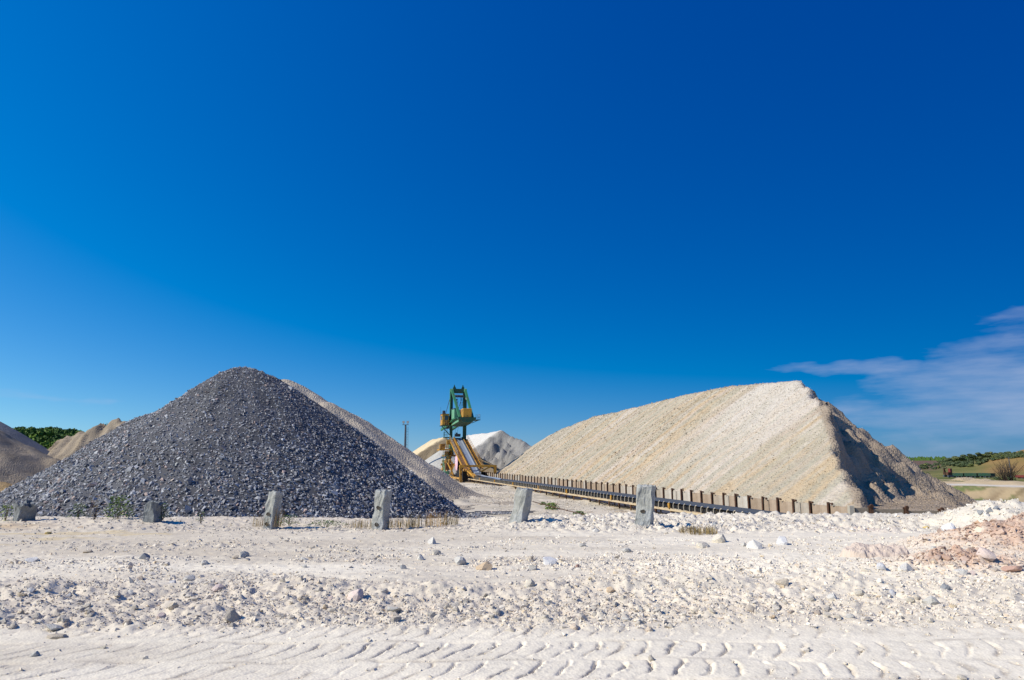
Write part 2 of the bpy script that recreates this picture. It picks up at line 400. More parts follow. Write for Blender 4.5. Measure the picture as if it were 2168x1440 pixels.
M_WHITE = mat_paint("white_paint", (0.72, 0.70, 0.66), 0.5, 0.12)
M_PINK = mat_paint("faded_pink_paint", (0.68, 0.42, 0.50), 0.6, 0.05)
M_RED = mat_paint("red_paint", (0.16, 0.03, 0.025), 0.6, 0.2)
M_WAGON = mat_paint("green_wagon_paint", (0.012, 0.05, 0.03), 0.6, 0.15)
M_GLASS, _t, _b = new_mat("dark_window_glass", 0.08, 0.6); _b.inputs['Base Color'].default_value = (0.03, 0.04, 0.05, 1)

def mat_concrete():
    m, t, b = new_mat("weathered_concrete", 0.92, 0.15)
    n = noise(t, 7, 8, 0.65); n2 = noise(t, 30, 5, 0.6); n3 = noise(t, 2.2, 4, 0.5)
    c = ramp(t, n, [(0.25, (0.27, 0.28, 0.27)), (0.55, (0.42, 0.43, 0.42)), (0.8, (0.56, 0.57, 0.56))])
    c = mix(t, c, ramp(t, n3, [(0.4, (0.8, 0.76, 0.68)), (0.7, (1.05, 1.05, 1.08))]), 0.7, 'MULTIPLY')
    t.links.new(c, b.inputs['Base Color']); p = bump(t, b, n, 0.03, 1.0); bump(t, b, n2, 0.008, 1.0, p); return m
M_CONC = mat_concrete()
M_CONC2, _t, _b = new_mat("dirty_concrete", 0.95, 0.1); _n = noise(_t, 9, 7, 0.65); _t.links.new(ramp(_t, _n, [(0.3, (0.15, 0.155, 0.155)), (0.6, (0.24, 0.25, 0.25)), (0.8, (0.34, 0.35, 0.35))]), _b.inputs['Base Color']); bump(_t, _b, _n, 0.03, 1.0)
def mat_panel():
    m, t, b = new_mat("concrete_wall_panel", 0.9, 0.15)
    oi = N(t, 'ShaderNodeObjectInfo')
    c = ramp(t, oi.outputs['Random'], [(0.0, (0.37, 0.29, 0.215)), (0.45, (0.43, 0.335, 0.25)), (0.72, (0.44, 0.39, 0.325)), (1.0, (0.56, 0.525, 0.465))])
    n = noise(t, 0.9, 7, 0.65, stretch=(3, 3, 0.5)); n2 = noise(t, 5, 6, 0.6)
    c = mix(t, c, ramp(t, n, [(0.3, (0.66, 0.6, 0.55)), (0.6, (1.05, 1.05, 1.05))]), 0.75, 'MULTIPLY')
    c = mix(t, c, ramp(t, n2, [(0.3, (0.75, 0.72, 0.7)), (0.6, (1, 1, 1))]), 0.4, 'MULTIPLY')
    t.links.new(c, b.inputs['Base Color']); bump(t, b, n2, 0.015, 0.8); return m
M_PANEL = mat_panel()
def mat_leaf(name, c0, c1, c2):
    m, t, b = new_mat(name, 0.7, 0.2)
    oi = N(t, 'ShaderNodeObjectInfo'); n = noise(t, 1.3, 4, 0.6)
    c = ramp(t, n, [(0.3, c0), (0.55, c1), (0.78, c2)])
    c = mix(t, c, ramp(t, oi.outputs['Random'], [(0.0, (0.65, 0.72, 0.7)), (0.5, (1, 1, 1)), (0.85, (1.35, 1.2, 0.9)), (1.0, (1.7, 1.5, 0.6))]), 0.8, 'MULTIPLY')
    t.links.new(c, b.inputs['Base Color']); return m
M_LEAF = mat_leaf("woodland_leaves", (0.045, 0.095, 0.02), (0.09, 0.165, 0.03), (0.15, 0.23, 0.045))
M_BUSH = mat_leaf("scrub_leaves", (0.05, 0.075, 0.03), (0.10, 0.13, 0.065), (0.17, 0.20, 0.12))
M_WEED = mat_leaf("weed_leaves", (0.06, 0.11, 0.03), (0.12, 0.18, 0.05), (0.20, 0.25, 0.09))
M_DRY = mat_leaf("dry_grass_blades", (0.24, 0.15, 0.06), (0.36, 0.25, 0.11), (0.48, 0.36, 0.18))
M_TWIG = mat_leaf("bare_twigs", (0.05, 0.035, 0.03), (0.08, 0.055, 0.045), (0.12, 0.085, 0.07))
M_BARK, _t, _b = new_mat("bark", 0.95, 0.1); _b.inputs['Base Color'].default_value = (0.07, 0.05, 0.035, 1)

# ------------------------------------------------------------------ the ground sheet
def build_ground():
    th = np.concatenate([np.linspace(-180, -44, 46)[:-1], np.linspace(-44, 44, 660), np.linspace(44, 180, 46)[1:]])
    th = np.radians(th)
    rr = np.concatenate([[0.0, 0.6, 1.2, 2.0, 2.8, 3.6], np.geomspace(4.4, 7.6, 230), np.geomspace(7.6, 21.5, 270)[1:], np.geomspace(21.5, 130, 210)[1:], np.geomspace(130, 900, 70)[1:], np.geomspace(900, 9000, 14)[1:]])
    T, Rr = np.meshgrid(th, rr)
    X = np.sin(T) * Rr; Y = np.cos(T) * Rr
    sh = X.shape; X = X.ravel(); Y = Y.ravel()
    z, w, nr = ground(X, Y, True)
    _, rough, ridge, ph, berm, bermr, mid, rub, trk = nr
    n = fbm(X * 0.5, Y * 0.8, 4, 201); nf = fbm(X * 4, Y * 5, 3, 205); nb = fbm(X * 0.22, Y * 0.3, 3, 209)
    white = np.array([0.80, 0.735, 0.615]); beige = np.array([0.60, 0.535, 0.44]); grey = np.array([0.44, 0.43, 0.41]); pink = np.array([0.50, 0.355, 0.275])
    tan = np.array([0.48, 0.38, 0.26])
    def mx(a, b, t): return a * (1 - t[:, None]) + b * t[:, None]
    c = np.tile(white, (len(X), 1))
    bn = fbm(X * 0.25, Y * 1.3, 4, 203)
    c = mx(c, beige * 0.95, np.clip(0.40 + 0.9 * bn + 0.35 * n + 0.25 * nf, 0, 0.95) * (1 - 0.72 * ss(1, 8, X)) * ss(6.6, 7.6, Y))
    c = mx(c, beige * 0.9, np.clip(0.10 + 0.9 * n + 0.4 * nf, 0, 0.6) * ss(7.0, 6.2, Y) * ss(3, -4, X))
    c = mx(c, np.array([0.62, 0.555, 0.465]), np.clip(rub * (0.75 + 0.5 * n), 0, 0.9))
    c = mx(c, np.array([0.58, 0.515, 0.43]), np.clip((berm - bermr) * (0.8 + 0.4 * n), 0, 1))
    c = mx(c, np.array([0.64, 0.59, 0.51]), np.clip(bermr * 1.0, 0, 1))
    c = mx(c, np.array([0.58, 0.515, 0.42]), np.clip(band(Y, 12.0, 16.2, 0.6) * ss(2.5, -3, X) * (0.75 + 0.6 * n), 0, 1))
    c = mx(c, np.array([0.45, 0.40, 0.335]), np.clip(trk * 0.75 * (1 + nf), 0, 0.85) * (Y < 8))
    pk = np.clip(ph * 1.7 * (0.7 + 0.6 * nf), 0, 1); c = mx(c, pink, pk)
    c = mx(c, np.array([0.66, 0.50, 0.46]), 0.6 * np.exp(-(((X - 8.2) / 0.75) ** 2 + ((Y - 17.0) / 0.8) ** 2)))
    c = mx(c, np.array([0.52, 0.37, 0.20]), 0.75 * np.exp(-(((X + 12.6) / 1.6) ** 2 + ((Y - 16.6) / 0.5) ** 2)))
    och = ss(0.35, 0.5, fbm(X * 0.9, Y * 2.2, 3, 215)) * band(Y, 13, 17, 0.5) * ss(-4, -8, X)
    c = mx(c, np.array([0.60, 0.48, 0.27]), 0.55 * och)
    # quarry floor and the country beyond
    q = np.tile(np.array([0.62, 0.555, 0.455]), (len(X), 1))
    ng = fbm(X * 0.10, Y * 0.25, 4, 221); ns = fbm(X * 0.05, Y * 0.8, 4, 225)
    q = mx(q, np.array([0.40, 0.39, 0.37]), np.clip(0.25 + ns * 0.9, 0, 0.8) * band(Y, 30, 75, 8) * ss(4, -1, X))
    q = mx(q, np.array([0.45, 0.40, 0.30]), np.clip(0.2 + ng * 0.8, 0, 0.6))
    d = bank_d(X, Y)
    q = mx(q, np.array([0.66, 0.63, 0.58]), band(d, -26, -0.5, 1.0) * ss(40, 44, X))
    along = (X - 52) * 0.5 - (Y - 82.7) * 0.866
    bk = np.array([0.42, 0.33, 0.20]); q = mx(q, bk, band(d, 0, 6.6, 0.5))
    q = mx(q, np.array([0.16, 0.19, 0.07]), band(d, -0.8, 6.6, 0.8) * ss(0.0, 0.22, fbm(along * 0.7, d * 0.4, 4, 231) - 0.04 * (d - 1.0) - 0.05))
    q = mx(q, np.array([0.26, 0.19, 0.115]), band(d, 0, 6.6, 0.5) * ss(0.05, 0.4, fbm(along * 0.9, d * 0.12, 4, 233)) * 0.8)  # gully shading put into the bank's colour as dark brown streaks
    q = mx(q, np.array([0.62, 0.57, 0.50]), band(d, 7, 12, 0.5))
    q = mx(q, np.array([0.50, 0.40, 0.26]), band(d, 12.5, 18, 0.6))
    dist = np.hypot(X, Y); ang = X / np.maximum(Y, 1)
    fld = ss(18, 22, d)
    fn = fbm(X * 0.03, Y * 0.03, 4, 241)
    gcol = mx(np.tile(np.array([0.115, 0.13, 0.035]), (len(X), 1)), np.array([0.21, 0.19, 0.065]), np.clip(0.5 + fn, 0, 1))
    gcol = mx(gcol, np.array([0.16, 0.105, 0.075]), ss(500, 900, dist) * ss(0.64, 0.60, ang))
    gcol = mx(gcol, np.array([0.30, 0.185, 0.07]), ss(400, 520, dist) * ss(0.66, 0.70, ang) * np.clip(0.85 + 0.5 * fn, 0, 1))
    gcol = mx(gcol, np.array([0.06, 0.08, 0.03]), ss(-0.42, -0.5, ang) * ss(200, 240, dist))
    q = mx(q, gcol, np.clip(np.maximum(fld, ss(260, 300, dist)), 0, 1))
    c = mx(c, q, w)
    c = np.where((dist < 200)[:, None], c * np.array([1.03, 1.01, 0.975]), c)
    c = np.clip(c * (1 + 0.07 * nf)[:, None], 0.01, 0.86)
    nr_, nc = sh
    idx = np.arange(nr_ * nc).reshape(sh)
    f = np.stack([idx[:-1, :-1], idx[:-1, 1:], idx[1:, 1:], idx[1:, :-1]], -1).reshape(-1, 4)[:, ::-1]
    me = mesh_np("ground", np.stack([X, Y, z], 1), f, True, c)
    tag(link("ground", me, M_GROUND), kind='structure')
build_ground()

# ------------------------------------------------------------------ heaps
def ridge_h(X, Y, pts, slope, rnd=0.8):
    h = np.full(X.shape, -99.0)
    pts = pts if len(pts) > 1 else [pts[0], (pts[0][0] + 0.01, pts[0][1], pts[0][2])]
    for (ax, ay, az_), (bx, by, bz) in zip(pts[:-1], pts[1:]):
        dx, dy = bx - ax, by - ay; L2 = dx * dx + dy * dy
        t = np.clip(((X - ax) * dx + (Y - ay) * dy) / L2, 0, 1)
        d = np.hypot(X - ax - t * dx, Y - ay - t * dy)
        h = np.maximum(h, az_ + (bz - az_) * t - slope * (np.sqrt(d * d + rnd * rnd) - rnd))
    return h
def toe(h, base, k=0.5):
    q = (h - base) / k
    return base + k * np.where(q > 20, q, np.log1p(np.exp(np.clip(q, -30, 20))))
def heap(name, label, x0, x1, y0, y1, res, hfun, cfun, mat, base=GZ, k=0.5, group=None, smooth=True):
    xs = np.arange(x0, x1 + res, res); ys = np.arange(y0, y1 + res, res)
    X, Y = np.meshgrid(xs, ys); sh = X.shape
    h = toe(hfun(X, Y), base, k)
    g = far_ground(X, Y) if y0 > 26 else ground(X, Y)
    keep = h > g + 0.015
    z = np.where(keep, h, g - 0.25)
    cs = cfun(X.ravel(), Y.ravel(), z.ravel())
    idx = np.arange(X.size).reshape(sh)
    f = np.stack([idx[:-1, :-1], idx[:-1, 1:], idx[1:, 1:], idx[1:, :-1]], -1).reshape(-1, 4)
    kk = keep.ravel()[f].any(1); f = f[kk]
    u, inv = np.unique(f, return_inverse=True)
    v = np.stack([X.ravel(), Y.ravel(), z.ravel()], 1)[u]
    me = mesh_np(name, v, inv.reshape(-1, 4), smooth, cs[u])
    return tag(link(name, me, mat), label, name.replace('_', ' ').split(' ')[-1] if False else 'pile', group)
def cvar(base, amt, sc, seed):
    base = np.array(base)
    def f(X, Y, Z):
        n = fbm(X * sc, Y * sc, 4, seed)
        return np.clip(base * (1 + amt * n)[:, None], 0.01, 0.9)
    return f

# dark crushed rock heap
DX, DY, DZ = -19.3, 48.7, 7.95
def dark_h(X, Y):
    a_, b_, c_ = (DX, DY, DZ), (DX - 6.1, DY + 2.6, DZ - 2.9), (DX - 13.7, DY + 4.3, 1.45)
    wob = 0.5 * vn(X * 0.18, Y * 0.18, 303)
    h = np.maximum(ridge_h(X, Y, [b_, a_], 0.765, 2.2), ridge_h(X, Y, [c_, b_], 0.725, 0.9))
    h = h + 0.18
    a2 = np.arctan2(Y - DY, X - DX); d = np.hypot(X - DX, Y - DY)
    slump = 0.30 * np.clip(d / 6, 0, 1) * fbm(a2 * 4.0, d * 0.10, 4, 307) + 0.25 * wob
    return h + slump + 0.10 * fbm(X * 0.9, Y * 0.9, 3, 305)
def dark_c(X, Y, Z): return cvar((0.085, 0.085, 0.092), 0.4, 0.7, 311)(X, Y, Z)  # much darker than the stones: shade in the gaps put into colour
dark = heap("gravel_pile", "large conical pile of dark grey crushed rock behind the concrete posts", -52, 2, 26, 76, 0.22, dark_h, dark_c, M_DARKST)

def hull_templates(n, pts, seed, flat=(1, 1, 1)):
    out = []; rr = random.Random(seed)
    for i in range(n):
        bm = bmesh.new()
        for k in range(pts):
            v = Vector((rr.gauss(0, 1), rr.gauss(0, 1), rr.gauss(0, 1))).normalized() * rr.uniform(0.8, 1.08)
            bm.verts.new((v.x * flat[0], v.y * flat[1], v.z * flat[2]))
        bmesh.ops.convex_hull(bm, input=bm.verts[:])
        for v in [v for v in bm.verts if not v.link_faces]: bm.verts.remove(v)
        bmesh.ops.triangulate(bm, faces=bm.faces[:]); bm.verts.index_update()
        out.append((np.array([v.co[:] for v in bm.verts]), np.array([[v.index for v in f.verts] for f in bm.faces]))); bm.free()
    return out
def euler_mats(n, tilt=1.0):
    a = rng.uniform(0, 2 * np.pi, n); b = rng.normal(0, tilt, n); g = rng.normal(0, tilt, n)
    ca, sa, cb, sb, cg, sg = np.cos(a), np.sin(a), np.cos(b), np.sin(b), np.cos(g), np.sin(g)
    m = np.zeros((n, 3, 3))
    m[:, 0, 0] = ca * cb; m[:, 0, 1] = ca * sb * sg - sa * cg; m[:, 0, 2] = ca * sb * cg + sa * sg
    m[:, 1, 0] = sa * cb; m[:, 1, 1] = sa * sb * sg + ca * cg; m[:, 1, 2] = sa * sb * cg - ca * sg
    m[:, 2, 0] = -sb; m[:, 2, 1] = cb * sg; m[:, 2, 2] = cb * cg
    return m
def scatter(name, temps, pos, size, scl, cols, mat, parent=None, tilt=0.7, align=None):
    """join many small stones (pos, size, colour each) into one mesh"""
    V = []; Fc = []; Cc = []; off = 0
    n = len(pos); which = rng.integers(0, len(temps), n); rm = euler_mats(n, tilt)
    if align is not None: rm = align @ rm
    for k, (tv, tf) in enumerate(temps):
        s = np.where(which == k)[0]
        if len(s) == 0: continue
        loc = tv[None] * scl[s][:, None, :] * size[s][:, None, None]
        p = np.einsum('nij,nvj->nvi', rm[s], loc) + pos[s][:, None, :]
        V.append(p.reshape(-1, 3)); Fc.append((tf[None] + (np.arange(len(s)) * len(tv))[:, None, None] + off).reshape(-1, 3))
        Cc.append(np.repeat(cols[s], len(tv), 0)); off += len(s) * len(tv)
    me = mesh_np(name, np.concatenate(V), np.concatenate(Fc), False, np.concatenate(Cc))
    return link(name, me, mat, parent)
T_SMALL = hull_templates(10, 11, 3)
T_TINY = hull_templates(12, 8, 5)
def dark_stones():
    n = 200000
    X = rng.uniform(-50, 2, n); Y = rng.uniform(28, 62, n)
    h = toe(dark_h(X, Y), GZ, 0.5)
    e = 0.15
    gx = (toe(dark_h(X + e, Y), GZ, .5) - h) / e; gy = (toe(dark_h(X, Y + e), GZ, .5) - h) / e
    g = far_ground(X, Y)
    facing = (-gx * -X + -gy * -Y + (CH - h)) > -1.0
    vis = (h > g + 0.03) & facing
    X, Y, h, gx, gy = (a[vis] for a in (X, Y, h, gx, gy))
    m = min(len(X), 56000); X, Y, h, gx, gy = (a[:m] for a in (X, Y, h, gx, gy))
    sz = 0.055 * np.exp(rng.normal(0, 0.36, m)) * (0.82 + 0.50 * ss(6, -2.5, h))
    nrm = np.stack([-gx, -gy, np.ones(m)], 1); nrm /= np.linalg.norm(nrm, axis=1)[:, None]
    t1 = np.cross(np.tile([0, 1.0, 0], (m, 1)), nrm); t1 /= np.linalg.norm(t1, axis=1)[:, None]; t2 = np.cross(nrm, t1)
    al = np.stack([t1, t2, nrm], 2)
    pos = np.stack([X, Y, h], 1) + nrm * sz[:, None] * rng.uniform(-0.1, 0.45, m)[:, None]
    base = np.array([0.305, 0.303, 0.315]) * np.exp(rng.normal(0, 0.30, m))[:, None]
    warm = rng.random(m) < 0.10; base[warm] *= np.array([1.35, 1.05, 0.9])
    lite = rng.random(m) < 0.02; base[lite] *= 1.7
    scl = np.stack([rng.uniform(1.0, 1.75, m), rng.uniform(0.8, 1.2, m), rng.uniform(0.5, 0.9, m)], 1)
    o = scatter("stone", T_TINY, pos, sz, scl, np.clip(base, 0.01, 0.5), M_DARKST, dark, 0.45, al)
    tag(o, kind='stuff'); print('dark stones', m, 'of', vis.sum())
dark_stones()

# long windrow heaps beside the conveyor, each with a dug-away end
def long_pile_h(P1, zr, length, slope, m, eg, gamp, seed, e=(-0.326, -0.945), scarp=0.7, hump=0.0, wig=0.5, prof_pts=None, crag=0.0, capm=0.62, valleys=()):
    e = np.array(e) / np.hypot(*e); c = np.array([-e[1], e[0]])
    if c[0] < 0: c = -c
    P1 = np.array(P1)
    def f(X, Y):
        rx, ry = X - P1[0], Y - P1[1]
        s = rx * UU[0] + ry * UU[1]; t = rx * NU[0] + ry * NU[1]
        sc = np.maximum(s - length, 0)
        prof = zr + hump * np.exp(-((s - 0.28 * length) / (0.3 * length)) ** 2) + 0.12 * vn(s * 0.35, s * 0 + 3, seed)
        if prof_pts is not None: prof = np.interp(s, prof_pts[0], prof_pts[1]) + 0.10 * vn(s * 0.35, s * 0 + 3, seed)
        d = np.hypot(t, sc)
        full = prof - slope * (1 + 0.20 * ss(0, 3, t)) * (np.sqrt(d * d + 0.16) - 0.4)
        full = full + 0.20 * fbm(s * 0.8, t * 0.07, 4, seed + 2, 0.6) * np.clip(d / 3, 0, 1) + 0.05 * fbm(X * 1.1, Y * 1.1, 3, seed + 5)
        a = rx * e[0] + ry * e[1]; D = rx * c[0] + ry * c[1]
        far_ = ss(-0.5, 2.5, t)
        D = D + (1 - far_) * wig * fbm(a * 0.22, a * 0.01, 4, seed + 7) + 0.3 * wig * fbm(X * 0.9, Y * 0.9, 3, seed + 8) - 0.6 * np.exp(-((a - 12) / 3.0) ** 2)
        v = (eg * a + m * D); w = (m * a - eg * D) / math.hypot(m, eg); vv = v / math.hypot(m, eg)
        Dp = np.maximum(D, 0)
        g1 = np.abs(fbm(w * 0.17 + 0.35 * vn(w * .3, vv * .12, seed + 3), vv * 0.035, 2, seed + 9))
        g2 = fbm(w * 0.5, vv * 0.10, 4, seed + 13)
        g3 = fbm(X * 1.1, Y * 1.1, 4, seed + 17)
        on = np.clip(Dp / 2.5, 0, 1)
        low = ss(0.05, 0.45, (zr - (zr - v)) / (zr - GZ) * 0 + (zr - v - GZ) / (zr - GZ))  # 1 high on the face, 0 on the fan
        cut = zr + 0.3 - eg * a - m * D - scarp * ss(0, 0.9, D) + (1 - 0.5 * far_) * gamp * on * low * (np.minimum(1.9 * g1, 0.55) - 0.55 + 0.35 * g2) + 0.45 * on * g3 * (0.3 + 0.7 * low)
        for w1_, w2_, dep_, v0_ in valleys:
            vw = w - w1_ - 0.10 * (vv - 6) + 0.5 * vn(vv * 0.35, vv * 0, seed + 41)
            cut = cut - dep_ * np.exp(-(vw / w2_) ** 2) * ss(v0_, v0_ + 3.5, vv) * ss(15.5, 11.5, vv)
        if crag:
            f1_, f2_, _c = worley(X * 0.45 + 0.6 * fbm(X * .3, Y * .3, 2, seed + 21), Y * 0.45, seed + 20)
            cut = cut + (1 - 0.65 * far_) * crag * on * (0.25 + 0.75 * low) * (1.1 * (f2_ - f1_) - 0.5 + 0.8 * fbm(X * 0.35, Y * 0.35, 4, seed + 22))
        cut = np.minimum(cut, zr + 0.2 - eg * a * 0.95 - capm * m * D)
        r = np.where(D > 0, np.minimum(full, cut), full)
        return r
    return f, P1, e, c
def streak_c(P1, cols, seed, cutcol, eC, cC, fac=1.0):
    def f(X, Y, Z):
        rx, ry = X - P1[0], Y - P1[1]
        s = rx * UU[0] + ry * UU[1]; t = rx * NU[0] + ry * NU[1]
        c = np.tile(np.array(cols[0]), (len(X), 1))
        for i, cc in enumerate(cols[1:]):
            q = fbm((s + 0.14 * t + 0.8 * vn(t * 0.25, s * 0.1, seed + 60)) * fac * (0.20 + 0.22 * i) + 7 * i, t * 0.06, 5, seed + i * 5, 0.65)
            k = ss(0.0, 0.28, q)[:, None] * 0.85; c = c * (1 - k) + np.array(cc) * k
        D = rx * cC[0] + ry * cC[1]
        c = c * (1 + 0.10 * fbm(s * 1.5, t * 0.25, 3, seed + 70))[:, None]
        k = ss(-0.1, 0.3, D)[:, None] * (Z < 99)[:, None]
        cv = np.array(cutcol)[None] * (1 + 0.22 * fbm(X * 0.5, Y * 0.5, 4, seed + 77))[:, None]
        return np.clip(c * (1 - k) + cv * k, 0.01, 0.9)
    return f
P1 = at(1706, 808, 69.8)
BIGF, bp, be, bc = long_pile_h((P1.x, P1.y), P1.z, 130, 0.715, 0.80, 0.39, 5.5, 401, wig=1.5, scarp=1.5, crag=1.9, capm=0.86, valleys=((9.0, 1.3, 2.0, 2.0), (4.0, 1.5, 2.6, 3.0), (-0.5, 1.3, 1.6, 7.0)), prof_pts=([-60, 0, 7, 14, 30, 46, 59, 75, 85, 95, 106, 118, 130], [9.45, 9.5, 10.0, 10.25, 10.1, 9.5, 9.2, 7.9, 6.8, 5.4, 3.2, -0.5, -4.0]))
def big_h(X, Y):
    h = BIGF(X, Y)
    # gravel fan spread at the foot of the dug face, held by the wall
    fan = -1.62 + 0.10 * fbm(X * 0.4, Y * 0.4, 3, 409) - 0.16 * np.maximum(np.hypot(X - 27, (Y - 52)) - 16.5, 0) - 0.6 * np.maximum(X - 27 - 0.5 * (Y - 42), 0)
    h = np.maximum(h, fan)
    # held behind the retaining wall
    nn = X * NU[0] + Y * NU[1]
    wall = np.minimum((nn - WN - 0.12) * 6.0, (Y - 42.5) * 6.0)
    lid = -1.30 + np.clip(nn - WN - 0.3, 0, 1e9) * 0.75
    h = np.where(nn < WN + 4, np.minimum(h, lid), h)
    return np.where(wall < 0, -9, h)
WN = 30.3
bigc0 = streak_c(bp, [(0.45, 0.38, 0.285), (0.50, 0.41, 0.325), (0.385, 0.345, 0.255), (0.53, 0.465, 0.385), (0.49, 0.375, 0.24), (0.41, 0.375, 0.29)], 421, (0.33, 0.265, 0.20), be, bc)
def bigc(X, Y, Z):
    c = bigc0(X, Y, Z)
    rx, ry = X - bp[0], Y - bp[1]
    s = rx * UU[0] + ry * UU[1]; t = rx * NU[0] + ry * NU[1]; D = rx * bc[0] + ry * bc[1]
    # fresh white load at the near end
    k = (band(s + 0.25 * t, -9, 7.0, 0.6) * (0.65 + 0.3 * fbm(s * .8, t * .15, 3, 431)) * (D < 0.3) * ss(-17, -3, t + 2 * fbm(s * .3, t * .1, 2, 433)))[:, None]
    return c * (1 - k) + np.array([0.585, 0.53, 0.465]) * k
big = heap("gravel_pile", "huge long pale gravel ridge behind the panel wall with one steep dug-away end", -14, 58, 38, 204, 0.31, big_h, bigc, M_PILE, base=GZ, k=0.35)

def pile_chips(parent, h_fun, n, bx, sz0, colf, keepf, mat=M_STONE, kk=0.35, temps=None):
    X = rng.uniform(bx[0], bx[1], n); Y = rng.uniform(bx[2], bx[3], n)
    h = toe(h_fun(X, Y), GZ, kk); g = far_ground(X, Y)
    k = (h > g + 0.05) & keepf(X, Y, h)
    X, Y, h = X[k], Y[k], h[k]; m = len(X)
    sz = sz0 * np.exp(rng.normal(0, 0.35, m)) * np.clip(Y / 60, 0.7, 2)
    scl = np.stack([rng.uniform(0.9, 1.6, m), rng.uniform(0.8, 1.2, m), rng.uniform(0.45, 0.8, m)], 1)
    cs = colf(X, Y, h) * np.exp(rng.normal(0, 0.16, m))[:, None]
    o = scatter("stone", temps or T_TINY, np.stack([X, Y, h + sz * 0.15], 1), sz, scl, np.clip(cs, 0.02, 0.8), mat, parent, 0.8)
    tag(o, kind='stuff'); return m
pile_chips(big, big_h, 54000, (8, 46, 40, 90), 0.043, bigc, lambda X, Y, h: ((X - bp[0]) * NU[0] + (Y - bp[1]) * NU[1] < 2 + 16 * (((X - bp[0]) * bc[0] + (Y - bp[1]) * bc[1]) > 0)) & (rng.random(len(X)) < np.where(((X - bp[0]) * bc[0] + (Y - bp[1]) * bc[1] > 0.3) & (h > 0.5), 0.12, 0.75)))

pile_chips(big, big_h, 26000, (-8, 30, 90, 150), 0.036, bigc, lambda X, Y, h: ((X - bp[0]) * NU[0] + (Y - bp[1]) * NU[1] < 1))

# beige heap behind the dark one
B1 = at(604, 812, 86)
def beige_h(X, Y):
    h = ridge_h(X, Y, [(B1.x - 9, B1.y + 6, B1.z - 3), (B1.x, B1.y, B1.z + 0.4), (B1.x + 5.5, B1.y - 2, B1.z - 2.3)], 0.64, 1.0)
    a = np.arctan2(Y - B1.y, X - B1.x); d = np.hypot(X - B1.x, Y - B1.y)
    h = h + 0.9 * np.clip(d / 8, 0, 1) * fbm(a * 6.5, d * 0.05, 4, 501) + 0.35 * fbm(X * 0.45, Y * 0.45, 5, 503)
    bite = np.exp(-(((X + 13.2) / 2.6) ** 2 + ((Y - 75.5) / 3.5) ** 2))
    spur = np.exp(-(((X + 9.2) / 1.5) ** 2 + ((Y - 72) / 4.5) ** 2))
    return h - 1.9 * bite + 0.9 * spur
heap("gravel_pile", "tall beige gravel pile with slumped side showing behind the dark rock pile", -66, 2, 58, 118, 0.4, beige_h, cvar((0.48, 0.41, 0.32), 0.3, 0.3, 511), M_FINE)

# left side heaps
L1 = at(-95, 878, 104)
brown = heap("gravel_pile", "brown stony rubble pile cut by the photo's left edge", -120, -55, 82, 130, 0.45,
     lambda X, Y: ridge_h(X, Y, [(L1.x - 10, L1.y, L1.z), (L1.x, L1.y, L1.z), (L1.x + 14, L1.y + 2, L1.z - 6.6)], 0.56, 1.5) + 0.4 * fbm(X * .35, Y * .35, 5, 521),
     cvar((0.30, 0.245, 0.18), 0.35, 0.5, 523), M_PILE)
L2 = at(-25, 884, 135)
heap("gravel_pile", "smooth blue-grey gravel pile at the far left in front of the wood", -140, -60, 112, 165, 0.6,
     lambda X, Y: ridge_h(X, Y, [(L2.x - 8, L2.y, L2.z), (L2.x, L2.y, L2.z)], 0.66, 1.2) + 0.12 * fbm(X * .3, Y * .3, 4, 531),
     cvar((0.20, 0.20, 0.205), 0.2, 0.3, 533), M_FINE)
L3 = at(247, 884, 148)
def l3(X, Y):
    a = np.arctan2(Y - L3.y, X - L3.x); d = np.hypot(X - L3.x, Y - L3.y)
    h = ridge_h(X, Y, [(L3.x - 6, L3.y - 1, L3.z - 2.6), (L3.x, L3.y, L3.z), (L3.x + 7, L3.y, L3.z - 0.6)], 0.60, 1.0)
    up = ss(-1.0, 4, h)
    return h - up * 2.6 * np.abs(fbm((X - L3.x) * 0.30 + 0.1 * (Y - L3.y), (Y) * 0.05, 3, 541)) ** 0.8 + 0.15 * fbm(X * .6, Y * .6, 4, 543)
heap("gravel_pile", "beige gullied sand pile standing between the wood and the dark rock pile", -125, -50, 122, 180, 0.45, l3, cvar((0.31, 0.255, 0.185), 0.25, 0.3, 545), M_FINE)
heap("earth_mound", "low ochre earth mound at the left edge below the rubble pile", -80, -50, 74, 94, 0.35,
     lambda X, Y: ridge_h(X, Y, [(-72, 86, -1.2), (-61, 84, -1.5), (-57.5, 83, -2.4)], 0.45, 0.8) + 0.55 * fbm(X * .6, Y * .6, 5, 551),
     cvar((0.36, 0.25, 0.13), 0.4, 0.6, 553), M_PILE)

# heaps beyond the machine
Wp = at(1060, 910, 200)
WF, wp, we, wc = long_pile_h((Wp.x, Wp.y), Wp.z, 55, 0.70, 0.70, 0.66, 2.2, 601, scarp=0.9, hump=-0.3, crag=3.6, e=(-0.98, -0.20), capm=0.7)
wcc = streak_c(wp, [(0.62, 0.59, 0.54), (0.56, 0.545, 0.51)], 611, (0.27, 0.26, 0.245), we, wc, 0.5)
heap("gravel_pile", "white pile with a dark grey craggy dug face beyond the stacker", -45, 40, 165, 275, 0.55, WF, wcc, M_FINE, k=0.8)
Yp = at(941, 926, 188)
YF, yp, ye, yc = long_pile_h((Yp.x, Yp.y), Yp.z, 22, 0.66, 0.75, 0.64, 1.4, 621, scarp=0.7, crag=1.5, e=(-0.98, -0.20), capm=0.7)
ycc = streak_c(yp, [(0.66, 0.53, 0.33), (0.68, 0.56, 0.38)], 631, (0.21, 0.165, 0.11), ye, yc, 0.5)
heap("sand_pile", "pale yellow sand pile with a dark crumbling face, left of the stacker", -52, 8, 160, 235, 0.45, YF, ycc, M_FINE, k=0.6)
